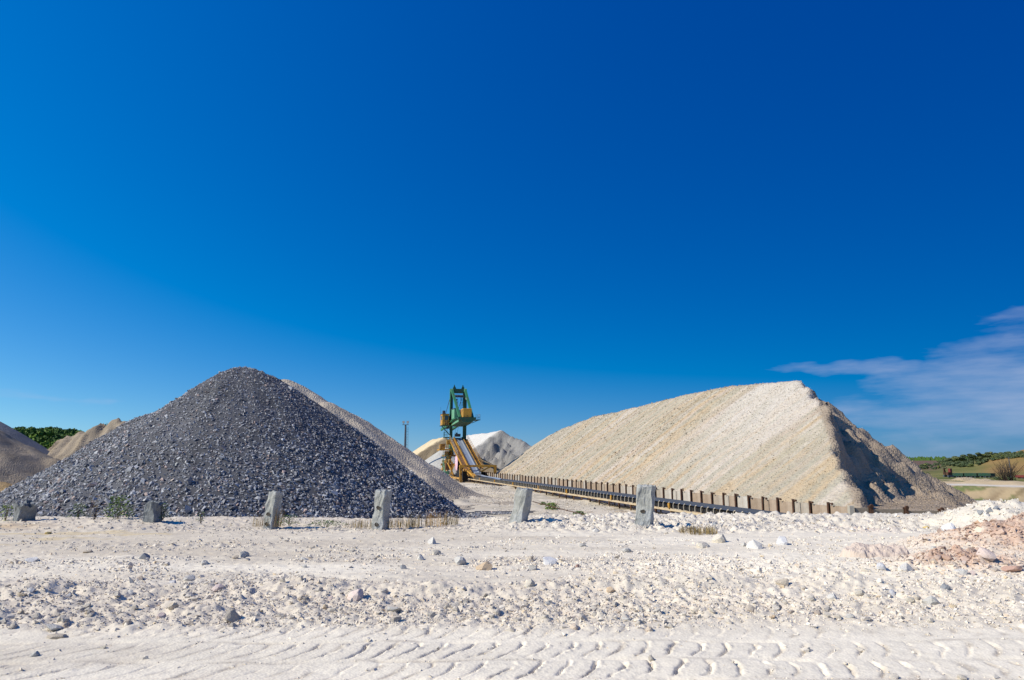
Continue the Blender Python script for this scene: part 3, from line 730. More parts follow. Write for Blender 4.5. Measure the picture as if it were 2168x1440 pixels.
Gp = at(944, 948, 172)
heap("gravel_pile", "smooth light grey gravel cone just behind the stacker's ladders", -40, 6, 150, 196, 0.45,
     lambda X, Y: ridge_h(X, Y, [(Gp.x, Gp.y, Gp.z)], 0.70, 0.7) + 0.06 * fbm(X * .5, Y * .5, 3, 641),
     cvar((0.48, 0.465, 0.43), 0.12, 0.3, 643), M_FINE)
for (px, py, Y, hgt, sl, lab, wd) in ((2043, 1011, 108, 0, .55, "rounded sand heap beside the far road, nearer the gravel ridge", 2.2), (2079, 1014, 104, 0, .55, "rounded sand heap beside the far road, below the green wagons", 1.8)):
    c = at(px, py, Y); zb = float(far_ground(np.array([c.x]), np.array([c.y]))[0])
    heap("sand_heap", lab, c.x - 6, c.x + 6, c.y - 6, c.y + 6, 0.25,
         (lambda c, wd: lambda X, Y: ridge_h(X, Y, [(c.x - wd * .3, c.y, c.z), (c.x + wd * .3, c.y, c.z)], 0.6, 0.9) + 0.12 * fbm(X * 1.2, Y * 1.2, 4, 661))(c, wd),
         cvar((0.48, 0.38, 0.25), 0.2, 0.8, 663), M_FINE, base=zb, k=0.15)

# ------------------------------------------------------------------ retaining wall
def frame_pos(nval, Y):
    """world point on the line n.P = nval at depth Y"""
    return Vector(((nval - NU[1] * Y) / NU[0], Y, 0))
WT = -1.12
wall0 = frame_pos(WN, 42.2)
wall = empty("retaining_wall", (wall0.x, wall0.y, GZ), Yaw)
tag(wall, "long retaining wall of concrete panels between rusty steel posts beside the conveyor", "wall")
Hw = WT - GZ
pm = MB(); pm.box(-0.24, -0.22, -0.075, 0.075, -0.3, Hw + 0.06); pm.box(-0.22, -0.125, -0.012, 0.012, -0.3, Hw + 0.05); pm.box(-0.125, -0.105, -0.075, 0.075, -0.3, Hw + 0.04)
post_me = pm.mesh("post"); post_me.materials.append(M_RUST)
bk = MB(); bk.box(-0.24, -0.20, -0.34, -0.057, Hw - 0.05, Hw + 0.01); bk.box(-0.27, -0.17, -0.43, -0.34, Hw - 0.10, Hw + 0.03); bk.box(-0.25, -0.19, -0.48, -0.43, Hw - 0.08, Hw + 0.0)
brk_me = bk.mesh("bracket"); brk_me.materials.append(M_RUST)
pans = []; SPC = 1.72
for i in range(4):
    b = MB(); g = 0.02; jag = random.uniform(-0.05, 0.03)
    b.box(-0.10 + 0.012 * i, 0.02, 0.06, SPC - 0.06, -0.3, Hw - 0.12 + jag)
    me = b.mesh("panel"); me.materials.append(M_PANEL); pans.append(me)
hb = MB(); hb.box(-0.10, 0.02, 0.06, 1.06, -0.3, Hw - 0.12); me_a = hb.mesh("panel"); me_a.materials.append(M_PANEL)
hb = MB(); hb.box(-0.13, 0.0, 1.09, SPC - 0.06, -0.3, Hw - 0.17); me_b = hb.mesh("panel"); me_b.materials.append(M_PANEL)
NPOST = 116
for i in range(NPOST):
    s = i * SPC
    if i == 0: continue
    o = link("post", post_me, None, wall); o.location = (0, s, random.uniform(-0.04, 0.04)); o.rotation_euler = (R(random.uniform(-1, 1)), 0, 0)
    if i > 0:
        q = link("bracket", brk_me, None, o)
        if random.random() < 0.15: q.rotation_euler = (R(random.uniform(-4, 4)), 0, 0)
for i in range(NPOST):
    s = i * SPC
    if i % 5 == 2 or i % 11 == 4:
        o = link("panel", me_a, None, wall); o.location = (0, s, random.uniform(-.05, .03))
        o = link("panel", me_b, None, wall); o.location = (0, s, random.uniform(-.05, .03))
    else:
        o = link("panel", random.choice(pans), None, wall); o.location = (random.uniform(-.02, .02), s, random.uniform(-.06, .03))
# the end section, turned to face the camera
m2, t2_, b2_ = new_mat("shaded_wall_panel", 0.9, 0.15)  # shade on the turned section is put into this darker panel colour
nn2 = noise(t2_, 1.5, 7, 0.65)
t2_.links.new(ramp(t2_, nn2, [(0.3, (0.20, 0.165, 0.125)), (0.6, (0.27, 0.225, 0.175)), (0.8, (0.33, 0.28, 0.22))]), b2_.inputs['Base Color']); bump(t2_, b2_, nn2, 0.02, 0.7)
wall2 = empty("retaining_wall", (wall0.x, 42.2, GZ), 0)
tag(wall2, "short dark retaining wall section turned across the foot of the gravel ridge", "wall")
cp = MB().box(-0.16, 0.12, -0.14, 0.14, -0.3, Hw - 0.05).build("corner_post", M_PALE, wall2, 0.02); cp['label'] = 'pale corner post'
xs2 = [0.14, 1.15, 3.25, 5.35, 7.45, 9.55]
p2 = MB(); p2.box(-0.09, 0.09, -0.20, -0.14, -0.3, 0); p2.box(-0.03, 0.03, -0.14, -0.02, -0.3, -0.01); p2.box(-0.09, 0.09, -0.02, 0.03, -0.3, -0.02)
for k in range(6):
    zt0 = Hw - 0.14 - 0.045 * xs2[k]
    x1 = xs2[k + 1] if k < 5 else 12.0
    MB().box(xs2[k] + 0.10, x1 - 0.10, -0.02, 0.08, -0.3, zt0 - 0.03 * (x1 - xs2[k])).build("panel", m2, wall2, 0.01)
    if k:
        q = MB(); h = zt0 + 0.16
        q.box(xs2[k] - 0.10, xs2[k] + 0.10, -0.20, -0.15, -0.3, h); q.box(xs2[k] - 0.03, xs2[k] + 0.03, -0.15, -0.03, -0.3, h - .01); q.box(xs2[k] - 0.095, xs2[k] + 0.095, -0.03, 0.09, -0.3, h - .02)
        q.disc((xs2[k] - 0.02, -0.24, h - 0.03), (0, 1, 0.2), 0.12, 0.10, 10)
        q.build("post", M_RUST, wall2)

# ------------------------------------------------------------------ belt conveyor
CN = 27.55
c0 = frame_pos(CN, 36.0)
conv = empty("conveyor", (c0.x, c0.y, GZ), Yaw)
tag(conv, "long black belt conveyor on a low pale steel frame running to the stacker", "conveyor")
LEN = (240 - 36) / NU[0]; ZR = 0.70; BE = 1.25; HW_ = 0.85
for sx in (-1, 1):
    MB().box(sx * HW_ - 0.07, sx * HW_ + 0.07, 0, LEN, ZR - 0.16, ZR).build("side_beam", M_BEAM, conv)
pts = []
b = MB(); nseg = 1
prof = [(-0.80, BE), (-0.74, BE - 0.01), (-0.42, BE - 0.22), (0.42, BE - 0.22), (0.74, BE - 0.01), (0.80, BE)]
S1 = (135.5 - 36) / NU[0]; S2 = (160 - 36) / NU[0]
for (a, z_) in ((0, S1), (S2, LEN)):
    b.add([(x, a, z) for x, z in prof] + [(x, z_, z) for x, z in prof], [(i, i + 1, i + 7, i + 6) for i in range(5)])
bo = b.build("belt", M_CBELT, conv)
e2 = MB()
for sx in (-1, 1):
    for (a, z_) in ((0, S1), (S2, LEN)):
        e2.box(sx * 0.82 - 0.045, sx * 0.82 + 0.045, a, z_, BE - 0.085, BE + 0.012)
e2.build("belt_edge", M_EDGE, conv)
MB().box(-0.62, 0.62, 0.2, LEN, ZR + 0.02, ZR + 0.06).build("return_belt", M_BLACK, conv)
# curved idler bracket: upright that bends over under the belt
hp = [(-0.90, 0, ZR), (-0.90, 0, ZR + 0.34), (-0.885, 0, ZR + 0.43), (-0.84, 0, ZR + 0.49), (-0.76, 0, ZR + 0.50), (-0.60, 0, ZR + 0.42)]
hbm = MB().tube([(x, y + 0.10 * max(0, (z - ZR - 0.3)), z) for x, y, z in hp], 0.028, 5)
hbm.tube([(-0.90, 0.0, ZR + 0.40), (-0.90, -0.07, ZR + 0.49), (-0.90, -0.2, ZR + 0.52), (-0.90, -0.26, ZR + 0.51)], 0.026, 5)
h0 = len(hbm.v)
hbm = MB().tube([(-0.90, 0, ZR), (-0.90, 0, ZR + 0.32), (-0.90, -0.03, ZR + 0.42), (-0.90, -0.10, ZR + 0.49), (-0.90, -0.20, ZR + 0.52), (-0.90, -0.28, ZR + 0.51)], 0.034, 6)
hm = hbm.mesh("idler_bracket"); hm.materials.append(M_PALE)
rl = MB(); rl.tube([(-0.44, 0, BE - 0.29), (0.44, 0, BE - 0.29)], 0.06, 6); rl.tube([(-0.46, 0, BE - 0.29), (-0.78, 0, BE - 0.08)], 0.06, 6); rl.tube([(0.46, 0, BE - 0.29), (0.78, 0, BE - 0.08)], 0.06, 6)
rm_ = rl.mesh("roller"); rm_.materials.append(M_BLACK)
k = 0; s = 0.4
while s < LEN - 0.5:
    if not (S1 + 1 < s < S2 - 1):
        o = link("idler_bracket", hm, None, conv); o.location = (0, s, 0); o.rotation_euler = (R(random.uniform(-1.5, 1.5)), 0, 0)
        if s < 60: link("roller", rm_, None, o)
        k += 1
    s += 0.87
# black sheet added to put shade inside the conveyor, behind the brackets
MB().box(-0.70, -0.62, 0.1, S1, ZR + 0.04, BE - 0.12).build("inner_shade_sheet", M_BLACK, conv)
lg = MB(); lg.box(-0.90, -0.80, -0.04, 0.04, -0.35, ZR - 0.17); lg.box(0.80, 0.90, -0.04, 0.04, -0.35, ZR - 0.17); lg.box(-0.80, 0.80, -0.04, 0.04, ZR - 0.30, ZR - 0.18)
lgm = lg.mesh("leg"); lgm.materials.append(M_BROWN)
lg2 = MB().box(-0.99, -0.84, -0.10, 0.10, ZR - 0.34, ZR - 0.17).box(-0.93, -0.80, -0.05, 0.05, -0.35, ZR - 0.34).mesh("leg"); lg2.materials.append(M_RUST)
s = 1.0; i = 0
while s < LEN:
    o = link("leg", lgm if i % 3 else lg2, None, conv); o.location = (0, s, 0); s += 2.6; i += 1
# cross shelf of spilled stone under the beam
for Y in (45.6, 57.2, 68.9, 81.9, 93, 106, 118, 130):
    s = (Y - 36) / NU[0]
    MB().box(-1.02, -0.90, s - 0.13, s + 0.13, ZR + 0.02, ZR + 0.40).box(-1.03, -0.89, s - 0.10, s + 0.10, ZR + 0.40, ZR + 0.44).build("yellow_box", M_YEL, conv, 0.01)

# ------------------------------------------------------------------ stacker
tw = frame_pos(27.5, 158.0)
mc = empty("stacker", (tw.x, tw.y, 0), Yaw)
tag(mc, "tall green and yellow stacker machine straddling the belt conveyor", "stacker")
GL = GZ
def tk(px, Y=158.0):   # sideways offset (local x) of pixel column px at depth Y
    return None
def loc(px, py, s):
    """local (t, s, z) of pixel (px,py) at along-position s"""
    x = (px - CX) / F
    # solve for depth so that the point lies on the plane u.(P - tw) = s
    y = (CY - py) / F; si, co = math.sin(PITCH), math.cos(PITCH)
    d = Vector((x, co - y * si, si + y * co)); u = Vector((UU[0], UU[1], 0))
    t = (s + u.dot(Vector((tw.x, tw.y, 0)))) / u.dot(d)
    P = Vector((0, 0, CH)) + d * t; r = P - Vector((tw.x, tw.y, 0))
    return Vector((r.x * NU[0] + r.y * NU[1], s, P.z))
def B(name, mat, *a, parent=mc, bevel=0.02):
    return MB().box(*a).build(name, mat, parent, bevel)
def Bm(name, mat, a, b, w, h=None, parent=mc):
    return MB().beam(a, b, w, h).build(name, mat, parent)
def railing(name, pts, mat, parent=mc, h=1.1, step=0.9, r=0.03):
    m = MB(); pts = [Vector(p) for p in pts]
    for a, b in zip(pts[:-1], pts[1:]):
        n = max(1, int((b - a).length / step))
        for i in range(n + 1):
            p = a.lerp(b, i / n); m.beam(p, p + Vector((0, 0, h)), r * 1.6)
        for q in (0.5, 1.0): m.beam(a + Vector((0, 0, h * q)), b + Vector((0, 0, h * q)), r * 1.6)
    return m.build(name, mat, parent)
def ladder(name, a, b, wv, mat, parent=mc, step=0.35, r=0.04):
    m = MB(); a = Vector(a); b = Vector(b); wv = Vector(wv)
    m.beam(a - wv, b - wv, r * 1.6); m.beam(a + wv, b + wv, r * 1.6)
    n = int((b - a).length / step)
    for i in range(1, n): p = a.lerp(b, i / n); m.beam(p - wv, p + wv, r)
    return m.build(name, mat, parent)
tl = (loc(953.3, 850, 0).x, loc(958.5, 850, 0).x); tr = (loc(980.8, 850, 0).x, loc(987.6, 850, 0).x)
ztop = loc(965, 823.5, 0).z
B("tower_column", M_DGREEN, tl[0], tl[1], -0.35, 0.35, 2.6, ztop)
B("tower_column", M_DGREEN, tr[0], tr[1], -0.35, 0.35, 2.6, ztop)
# left column's lit outer side, put in as a narrow lighter green flange
B("lit_column_flange", M_GREEN, tl[0] - 0.09, tl[0] - 0.003, -0.42, 0.42, 8.0, ztop - 0.05)
B("top_crossbeam", M_DGREEN, tl[1] + 0.003, tr[0] - 0.003, -0.40, 0.40, ztop - 1.0, ztop)
B("lit_beam_top", M_GREY, tl[1] + 0.003, tr[0] - 0.003, -0.30, 0.30, ztop - 1.62, ztop - 1.36)  # lit top of the second crossbeam, put in as lighter grey
B("crossbeam", M_DGREY, tl[1] + 0.004, tr[0] - 0.004, -0.26, 0.34, ztop - 1.95, ztop - 1.625)
m = MB()
for px in (962, 980):
    t = loc(px, 823, 0).x
    m2_ = MB(); z0 = ztop + 0.003
    m2_.add([(t - .42, -.2, z0), (t + .42, -.2, z0), (t + .42, .2, z0), (t - .42, .2, z0), (t - .16, -.1, z0 + .5), (t + .16, -.1, z0 + .5), (t + .16, .1, z0 + .5), (t - .16, .1, z0 + .5), (t - .06, -.05, z0 + .95), (t + .06, -.05, z0 + .95), (t + .06, .05, z0 + .95), (t - .06, .05, z0 + .95)],
            [(0, 1, 5, 4), (1, 2, 6, 5), (2, 3, 7, 6), (3, 0, 4, 7), (4, 5, 9, 8), (5, 6, 10, 9), (6, 7, 11, 10), (7, 4, 8, 11), (8, 9, 10, 11), (3, 2, 1, 0)])
    m2_.disc((t, 0, z0 + .22), (0, 1, 0), 0.30, 0.5, 14); m2_.build("pulley_bracket", M_DGREEN, mc)
# forward raking struts down to the counterweight deck
sF = -9.2
for (pa, pb) in (((957, 826), (973.5, 884)), ((985.2, 826), (1000.5, 884))):
    a = loc(pa[0], pa[1], -0.45); b = loc(pb[0], pb[1], sF)
    Bm("strut", M_GREEN, a, b, 0.50, 0.45)
    Bm("strut_head", M_LGREEN, a + Vector((0, 0.3, 0.15)), a + Vector((0, -0.3, -0.3)), 0.56, 0.5)
# deck: tapering girder box under the counterweight
zd = loc(990, 884, -10).z
dw = 1.95
dk = MB()
ring = lambda s, w, zt, wb, zb: [(-w, s, zt), (w, s, zt), (w, s, zt - 0.35), (wb, s, zb), (-wb, s, zb), (-w, s, zt - 0.35)]
secs = [ring(-11.2, 1.95, zd, 0.75, zd - 1.05), ring(-8, 2.0, zd, 1.35, zd - 1.25), ring(-2, 1.95, zd, 1.6, zd - 1.45), ring(3.0, 1.9, zd, 1.6, zd - 1.4)]
vs = [p for r_ in secs for p in r_]; fs = []
for i in range(3):
    for k in range(6): fs.append((i * 6 + k, i * 6 + (k + 1) % 6, (i + 1) * 6 + (k + 1) % 6, (i + 1) * 6 + k))
fs += [tuple(range(5, -1, -1)), tuple(18 + k for k in range(6))]
dk.add(vs, fs).build("deck_girder", M_DGREEN, mc)
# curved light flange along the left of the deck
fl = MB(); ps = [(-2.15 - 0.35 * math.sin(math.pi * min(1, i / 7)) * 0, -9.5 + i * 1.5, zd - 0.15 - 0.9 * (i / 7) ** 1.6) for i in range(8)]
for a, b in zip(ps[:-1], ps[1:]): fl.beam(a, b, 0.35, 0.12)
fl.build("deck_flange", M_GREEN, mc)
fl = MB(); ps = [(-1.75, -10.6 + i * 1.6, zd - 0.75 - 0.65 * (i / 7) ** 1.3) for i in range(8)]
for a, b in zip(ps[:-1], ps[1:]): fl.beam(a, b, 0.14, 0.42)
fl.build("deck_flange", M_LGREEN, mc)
cwb = B("counterweight", M_YEL, -0.85, 1.02, -10.9, -8.1, zd + 0.02, zd + 1.9, bevel=0.05)
for i in range(3): MB().box(-0.855 - 0.02, -0.853, -10.6 + i * 0.9, -10.0 + i * 0.9, zd + 0.25, zd + 1.65).build("side_plate", M_DYEL, cwb)
hs = B("machinery_house", M_LGREEN, -1.95, -1.15, -6.0, -2.4, zd + 0.01, zd + 2.1)
B("roof", M_DGREY, -2.05, -1.05, -6.1, -2.3, zd + 2.11, zd + 2.25, parent=hs)
wd_ = MB().disc((0.1, -3.0, zd + 1.5), (1, 0, 0), 0.62, 1.4, 18).box(-0.7, 0.9, -3.5, -2.5, zd + 0.01, zd + 0.9).build("winch_drum", M_DGREY, mc)
Bm("rail_beam", M_GREEN, (-0.7, -6.0, zd + 0.9), (1.0, -6.0, zd + 0.9), 0.2)
MB().box(-0.72, -0.6, -6.06, -5.94, zd, zd + 0.9).build("bracket_post", M_GREEN, mc)
# ropes and hoist ladder seen between the columns
m = MB()
for px in (966.5, 968.5, 974, 976.5):
    a = loc(px, 838, 0.1); m.beam(a, (a.x + 0.1, -2.6, zd + 1.8), 0.035)
m.build("hoist_rope", M_DGREY, mc)
ladder("mast_ladder", (loc(978, 838, .2).x, 0.2, ztop - 2), (loc(978, 838, .2).x, 0.2, zd), (0.25, 0, 0), M_LGREEN)
a = loc(967, 842, -1)
MB().box(a.x - 0.2, a.x + 0.2, a.y - 0.2, a.y + 0.2, a.z - 1.5, a.z - 0.9).disc((a.x, a.y, a.z - 0.5), (0, 1, 0), 0.22, 0.2, 12).build("rope_block", M_DGREY, mc)
a = loc(987.5, 843, -1.5)
MB().disc((a.x + 0.1, a.y, a.z), (1, 0.3, 0), 0.34, 0.3, 14).box(a.x, a.x + 0.6, a.y - .15, a.y + .15, a.z - 0.45, a.z - 0.3).build("floodlight", M_GREY, mc)
# side platform with rail, right end of the deck
B("side_platform", M_DGREEN, 2.0, 3.1, -10.2, -6.5, zd - 0.55, zd - 0.42)
railing("side_railing", [(2.05, -10.2, zd - 0.42), (3.05, -10.2, zd - 0.42), (3.05, -6.5, zd - 0.42)], M_GREY, r=0.025)
Bm("platform_brace", M_DGREEN, (3.0, -8.2, zd - 0.5), (1.6, -8.2, zd - 1.1), 0.12)
# operator's cab on its platform, left of the tower
cz = loc(943, 901, 0).z; cl_, cr_ = loc(933.8, 890, 0).x, loc(953, 890, 0).x
B("cab_platform", M_DGREEN, cl_ - 0.15, cr_, -2.2, 1.4, cz - 0.14, cz)
cab = B("cab", M_YEL, cl_, cl_ + 1.55, -1.9, 1.2, cz + 0.003, cz + 2.45)
B("cab_window", M_GLASS, cl_ + 0.55, cl_ + 1.35, -1.93, -1.903, cz + 1.05, cz + 2.1, parent=cab, bevel=0)
B("cab_window", M_GLASS, cl_ - 0.03, cl_ - 0.003, -1.4, 0.1, cz + 1.2, cz + 2.1, parent=cab, bevel=0)
B("cab_door", M_BROWN, cl_ + 0.6, cl_ + 1.3, -1.94, -1.904, cz + 0.05, cz + 0.98, parent=cab, bevel=0)
B("cab_roof", M_BROWN, cl_ - 0.08, cl_ + 1.7, -2.0, 1.3, cz + 2.455, cz + 2.56, parent=cab)
B("vent_box", M_DGREY, cl_ + 0.25, cl_ + 0.85, -0.8, 0.0, cz + 2.565, cz + 3.35, parent=cab)
MB().beam((cl_ - 0.03, 0.6, cz + 1.8), (cl_ - 0.03, 0.6, cz + 4.2), 0.035).build("antenna", M_DGREY, mc)
eq = B("electrical_cabinet", M_BROWN, cl_ + 1.7, cr_ - 0.05, -0.6, 0.9, cz + 0.004, cz + 2.1)
B("door_plate", M_RUST, cl_ + 1.75, cl_ + 2.0, -0.63, -0.603, cz + 0.9, cz + 1.7, parent=eq, bevel=0)
railing("cab_railing", [(cl_ + 0.4, -2.15, cz), (cr_ - 0.05, -2.15, cz)], M_DYEL, step=0.45)
MB().beam((cl_ + 0.1, -0.5, cz - 0.15), (tl[0], -0.1, cz - 2.2), 0.16).build("cab_brace", M_DGREEN, mc)
# stair tower below the cab
px0, px1 = loc(939.5, 920, 0).x, loc(951, 920, 0).x
zp1 = loc(945, 925.5, 0).z; zp2 = loc(940, 951, -2).z; zp3 = loc(942, 975, -3).z
B("landing", M_DGREEN, px0, tl[0] - 0.01, -1.2, 0.9, zp1 - 0.2, zp1)
railing("landing_railing", [(px0 + 0.05, 0.8, zp1), (px0 + 0.05, -1.15, zp1), (tl[0] - 0.1, -1.15, zp1)], M_DGREEN)
ladder("ladder", (px0 + 0.5, 0.4, zp1), (px0 + 0.5, 0.4, cz - 0.15), (0.33, 0, 0), M_DGREEN)
ladder("ladder", (px0 + 0.9, -0.3, zp2), (px0 + 0.9, -0.3, zp1 - 0.2), (0.3, 0, 0), M_LGREEN)
pq0 = loc(928.5, 951, -2).x; pq1 = loc(952, 951, -2).x
B("yellow_platform", M_YEL, pq0, pq1 + 0.3, -3.4, 0.4, zp2 - 0.30, zp2)
B("machine_box", M_DYEL, pq0 + 0.5, pq1 - 0.9, -1.2, 0.2, zp2 + 0.003, zp2 + 1.2)
B("yellow_panel", M_YEL, pq1 - 0.75, pq1 - 0.02, -2.4, -2.0, zp2 + 1.0, zp2 + 2.0)
railing("platform_railing", [(pq0 + 0.1, -3.3, zp2), (pq1, -3.3, zp2)], M_DYEL, step=0.7)
q0, q1 = loc(937.3, 965, -3).x, loc(948.5, 965, -3).x
B("landing", M_DGREEN, q0 - 0.1, q1 + 0.2, -4.0, -2.4, zp3 - 0.18, zp3)
ladder("ladder", (q0 + 0.55, -3.0, zp3), (q0 + 0.55, -3.0, zp2 - 0.3), (0.42, 0, 0), M_LGREEN, step=0.4)
railing("landing_railing", [(q0, -2.5, zp3), (q0, -3.9, zp3), (q1, -3.9, zp3)], M_LGREEN, h=1.0)
m = MB()
for x_ in (q0 + 0.02, q1):
    for y_ in (-3.9, -2.5): m.beam((x_, y_, GL - 0.1), (x_, y_, zp3 - 0.18), 0.10)
m.build("stair_frame", M_LGREEN, mc)
st = MB()
for x_ in (q0 + 0.15, q0 + 0.85): st.beam((x_, -6.4, GL), (x_, -3.2, zp3 - 0.2), 0.08, 0.22)
for i in range(12):
    f_ = (i + .5) / 12; st.box(q0 + 0.15, q0 + 0.85, -6.4 + 3.2 * f_ - .12, -6.4 + 3.2 * f_ + .12, GL + (zp3 - .2 - GL) * f_ - .02, GL + (zp3 - .2 - GL) * f_ + .02)
st.build("stairs", M_LGREEN, mc)
railing("stair_railing", [(q0 + 0.12, -6.4, GL + 0.1), (q0 + 0.12, -3.2, zp3 - 0.2)], M_LGREEN)
B("cabinet", M_LGREEN, q0 - 0.15, q0 + 1.0, -5.4, -4.6, GL + 0.4, GL + 1.9)
# travel carriage under the tower
for sx in (-1, 1):
    for sy in (-3.5, 4.0):
        Bm("carriage_leg", M_YEL, (sx * 1.65, sy * .35, 3.0), (sx * 3.3, sy, GL + 0.9), 0.42, 0.5)
        bg_ = MB().box(sx * 3.3 - 0.28, sx * 3.3 + 0.28, sy - 1.0, sy + 1.0, GL + 0.42, GL + 0.9).build("bogie", M_DYEL, mc, 0.03)
        for q in (-0.6, 0.6): MB().disc((sx * 3.3, sy + q, GL + 0.30), (1, 0, 0), 0.30, 0.18, 16).build("wheel", M_DGREY, bg_)
    Bm("carriage_girder", M_DYEL, (sx * 2.6, -5.0, 0.9), (sx * 2.6, 5.0, 0.9), 0.4, 0.6)
Bm("carriage_crossbeam", M_YEL, (-3.4, -3.0, 0.2), (3.2, -3.0, 0.2), 0.4, 0.5)
Bm("carriage_crossbeam", M_YEL, (-3.4, 3.0, 0.2), (3.2, 3.0, 0.2), 0.4, 0.5)
B("column_base", M_GREEN, tl[0] - 0.25, tl[1] + 0.3, -0.6, 0.6, 2.4, 3.05)
B("column_base", M_GREEN, tr[0] - 0.25, tr[1] + 0.25, -0.6, 0.6, 2.4, 3.05)
B("gear_housing", M_LGREEN, tl[0] - 0.1, tl[1] + 0.15, -0.75, 0.2, 3.06, 4.6)
B("slew_platform", M_DYEL, -3.3, 2.6, -2.2, 2.2, 2.0, 2.38)
B("control_box", M_DYEL, -3.2, -2.3, -2.0, -1.0, 2.39, 3.2)
B("motor_box", M_BROWN, -3.6, -2.2, -5.4, -4.2, -0.9, 0.5)
B("motor_box", M_DYEL, -2.7, -2.15, -4.6, -3.6, 0.55, 1.3)
MB().tube([(-3.4, -3.6, -1.5), (-2.4, -3.6, -1.5)], 0.35, 12).build("motor", M_GREY, mc)
for (a, b) in (((-3.1, -5.5, 0.6), (-1.9, -7.6, -2.6)), ((-2.0, -7.6, 0.4), (-3.3, -7.4, -2.8)), ((-3.6, -4.5, 0.9), (-3.6, -4.5, -2.9)), ((-2.2, -5.6, 0.9), (-2.2, -5.6, -2.9))):
    Bm("frame_member", M_YEL, a, b, 0.26)
# cable reel
rc = loc(966.2, 980.5, -8)
reel = MB().disc((rc.x, -8, rc.z), (1, 0, 0), 1.66, 0.06, 36).build("cable_reel", M_PINK, mc)
MB().disc((rc.x + 0.22, -8, rc.z), (1, 0, 0), 1.3, 0.36, 24).build("cable", M_BLACK, reel)
MB().disc((rc.x + 0.45, -8, rc.z), (1, 0, 0), 1.66, 0.06, 36).build("flange", M_DGREY, reel)
MB().disc((rc.x - 0.05, -8, rc.z), (1, 0, 0), 0.28, 0.06, 16).build("hub", M_WHITE, reel)
MB().beam((rc.x + 0.7, -8, rc.z + 2.4), (rc.x + 0.7, -8, GL + 0.6), 0.3).box(rc.x + 0.52, rc.x + 0.9, -8.2, -7.8, rc.z - 0.2, rc.z + 0.2).build("reel_post", M_DGREY, mc)
# inclined belt with its girders and walkways
bA = loc(1011.5, 988, -21.5); bB = loc(972.3, 928, 0.5)
sa, za = -22.5, GL + BE + 0.15; sb, zb_ = -0.2, bB.z
slope_i = (zb_ - za) / (sb - sa)
zi = lambda s: za + slope_i * (s - sa)
def strip(x0, x1, s0, s1, dz0, dz1, n=1):
    m = MB(); v = []
    for s in (s0, s1): v += [(x0, s, zi(s) + dz0), (x1, s, zi(s) + dz0), (x1, s, zi(s) + dz1), (x0, s, zi(s) + dz1)]
    return m.add(v, [(3, 2, 1, 0), (4, 5, 6, 7), (0, 1, 5, 4), (1, 2, 6, 5), (2, 3, 7, 6), (3, 0, 4, 7)])
bl = MB()
pf = [(-0.62, 0.16), (-0.35, 0.0), (0.35, 0.0), (0.62, 0.16)]
st_ = [(-40.0, GL + BE - 0.1), (-34, GL + BE - 0.02), (-28, GL + BE + 0.02), (-25, GL + BE + 0.12), (-22.5, za), (-18, zi(-18)), (sb, zi(sb))]
vv = [(x, s, z + dz) for s, z in st_ for x, dz in pf]; ff = [(i * 4 + k, i * 4 + k + 1, i * 4 + k + 5, i * 4 + k + 4) for i in range(len(st_) - 1) for k in range(3)]
bl.add(vv, ff).build("inclined_belt", M_BELT, mc)
MB().disc((0, sb + 0.1, zi(sb) - 0.35), (1, 0, 0), 0.42, 1.3, 18).build("head_pulley", M_DGREY, mc)
B("head_hood", M_DGREY, -0.62, 0.62, sb + 0.2, sb + 1.2, zi(sb) + 0.35, zi(sb) + 1.0)
strip(-0.95, -0.75, -21.2, sb, -0.55, 0.22).build("inner_girder", M_DGREY, mc)
strip(0.75, 0.95, -21.2, sb, -0.55, 0.22).build("inner_girder", M_DGREY, mc)
strip(-1.14, -0.95, -22.0, sb, -0.45, 0.30).build("side_girder", M_YEL, mc)
strip(0.95, 1.12, -20.5, sb, -0.45, 0.30).build("side_girder", M_YEL, mc)
strip(-2.0, -1.14, -19.5, sb - 0.5, -0.10, -0.03).build("walkway_deck", M_BROWN, mc)
strip(-2.16, -2.0, -19.5, sb - 0.5, -0.32, 0.02).build("side_girder", M_YEL, mc)
strip(1.12, 1.9, -18.5, sb - 0.5, -0.16, -0.08).build("walkway_deck", M_BROWN, mc)
strip(1.9, 2.05, -18.5, sb - 0.5, -0.30, 0.02).build("side_girder", M_YEL, mc)
tr_ = MB(); s = -18.0
while s < sb - 1: tr_.box(1.13, 1.89, s, s + 0.22, zi(s) - 0.07, zi(s) + 0.06); s += 0.55
tr_.build("stair_tread", M_DYEL, mc)
il = MB(); s = -20.5
while s < sb - 0.5: il.box(-0.95, -0.70, s, s + 0.15, zi(s) + 0.225, zi(s) + 0.34); s += 0.8
il.build("idler_end", M_DYEL, mc)
for xr, s0 in ((2.0, -18.4), (-2.1, -12.0)):
    rg = MB(); s = s0
    while s < sb - 0.6: rg.beam((xr, s, zi(s)), (xr, s, zi(s) + 1.05), 0.045); s += 1.3
    for q in (0.55, 1.05): rg.beam((xr, s0, zi(s0) + q), (xr, sb - 0.6, zi(sb - 0.6) + q), 0.045)
    rg.build("walkway_railing", M_DYEL if xr > 0 else M_PALE, mc)
tg = MB()
for x_ in (-1.05, 1.05):
    s = -20.5; up = 0
    while s < -3:
        tg.beam((x_, s, zi(s) - (0.5 if not up else 1.5)), (x_, s + 1.6, zi(s + 1.6) - (1.5 if not up else 0.5)), 0.10); s += 1.6; up = 1 - up
    tg.beam((x_, -18.5, zi(-18.5) - 1.5), (x_, -2, zi(-2) - 1.5), 0.14)
tg.build("truss", M_DYEL, mc)
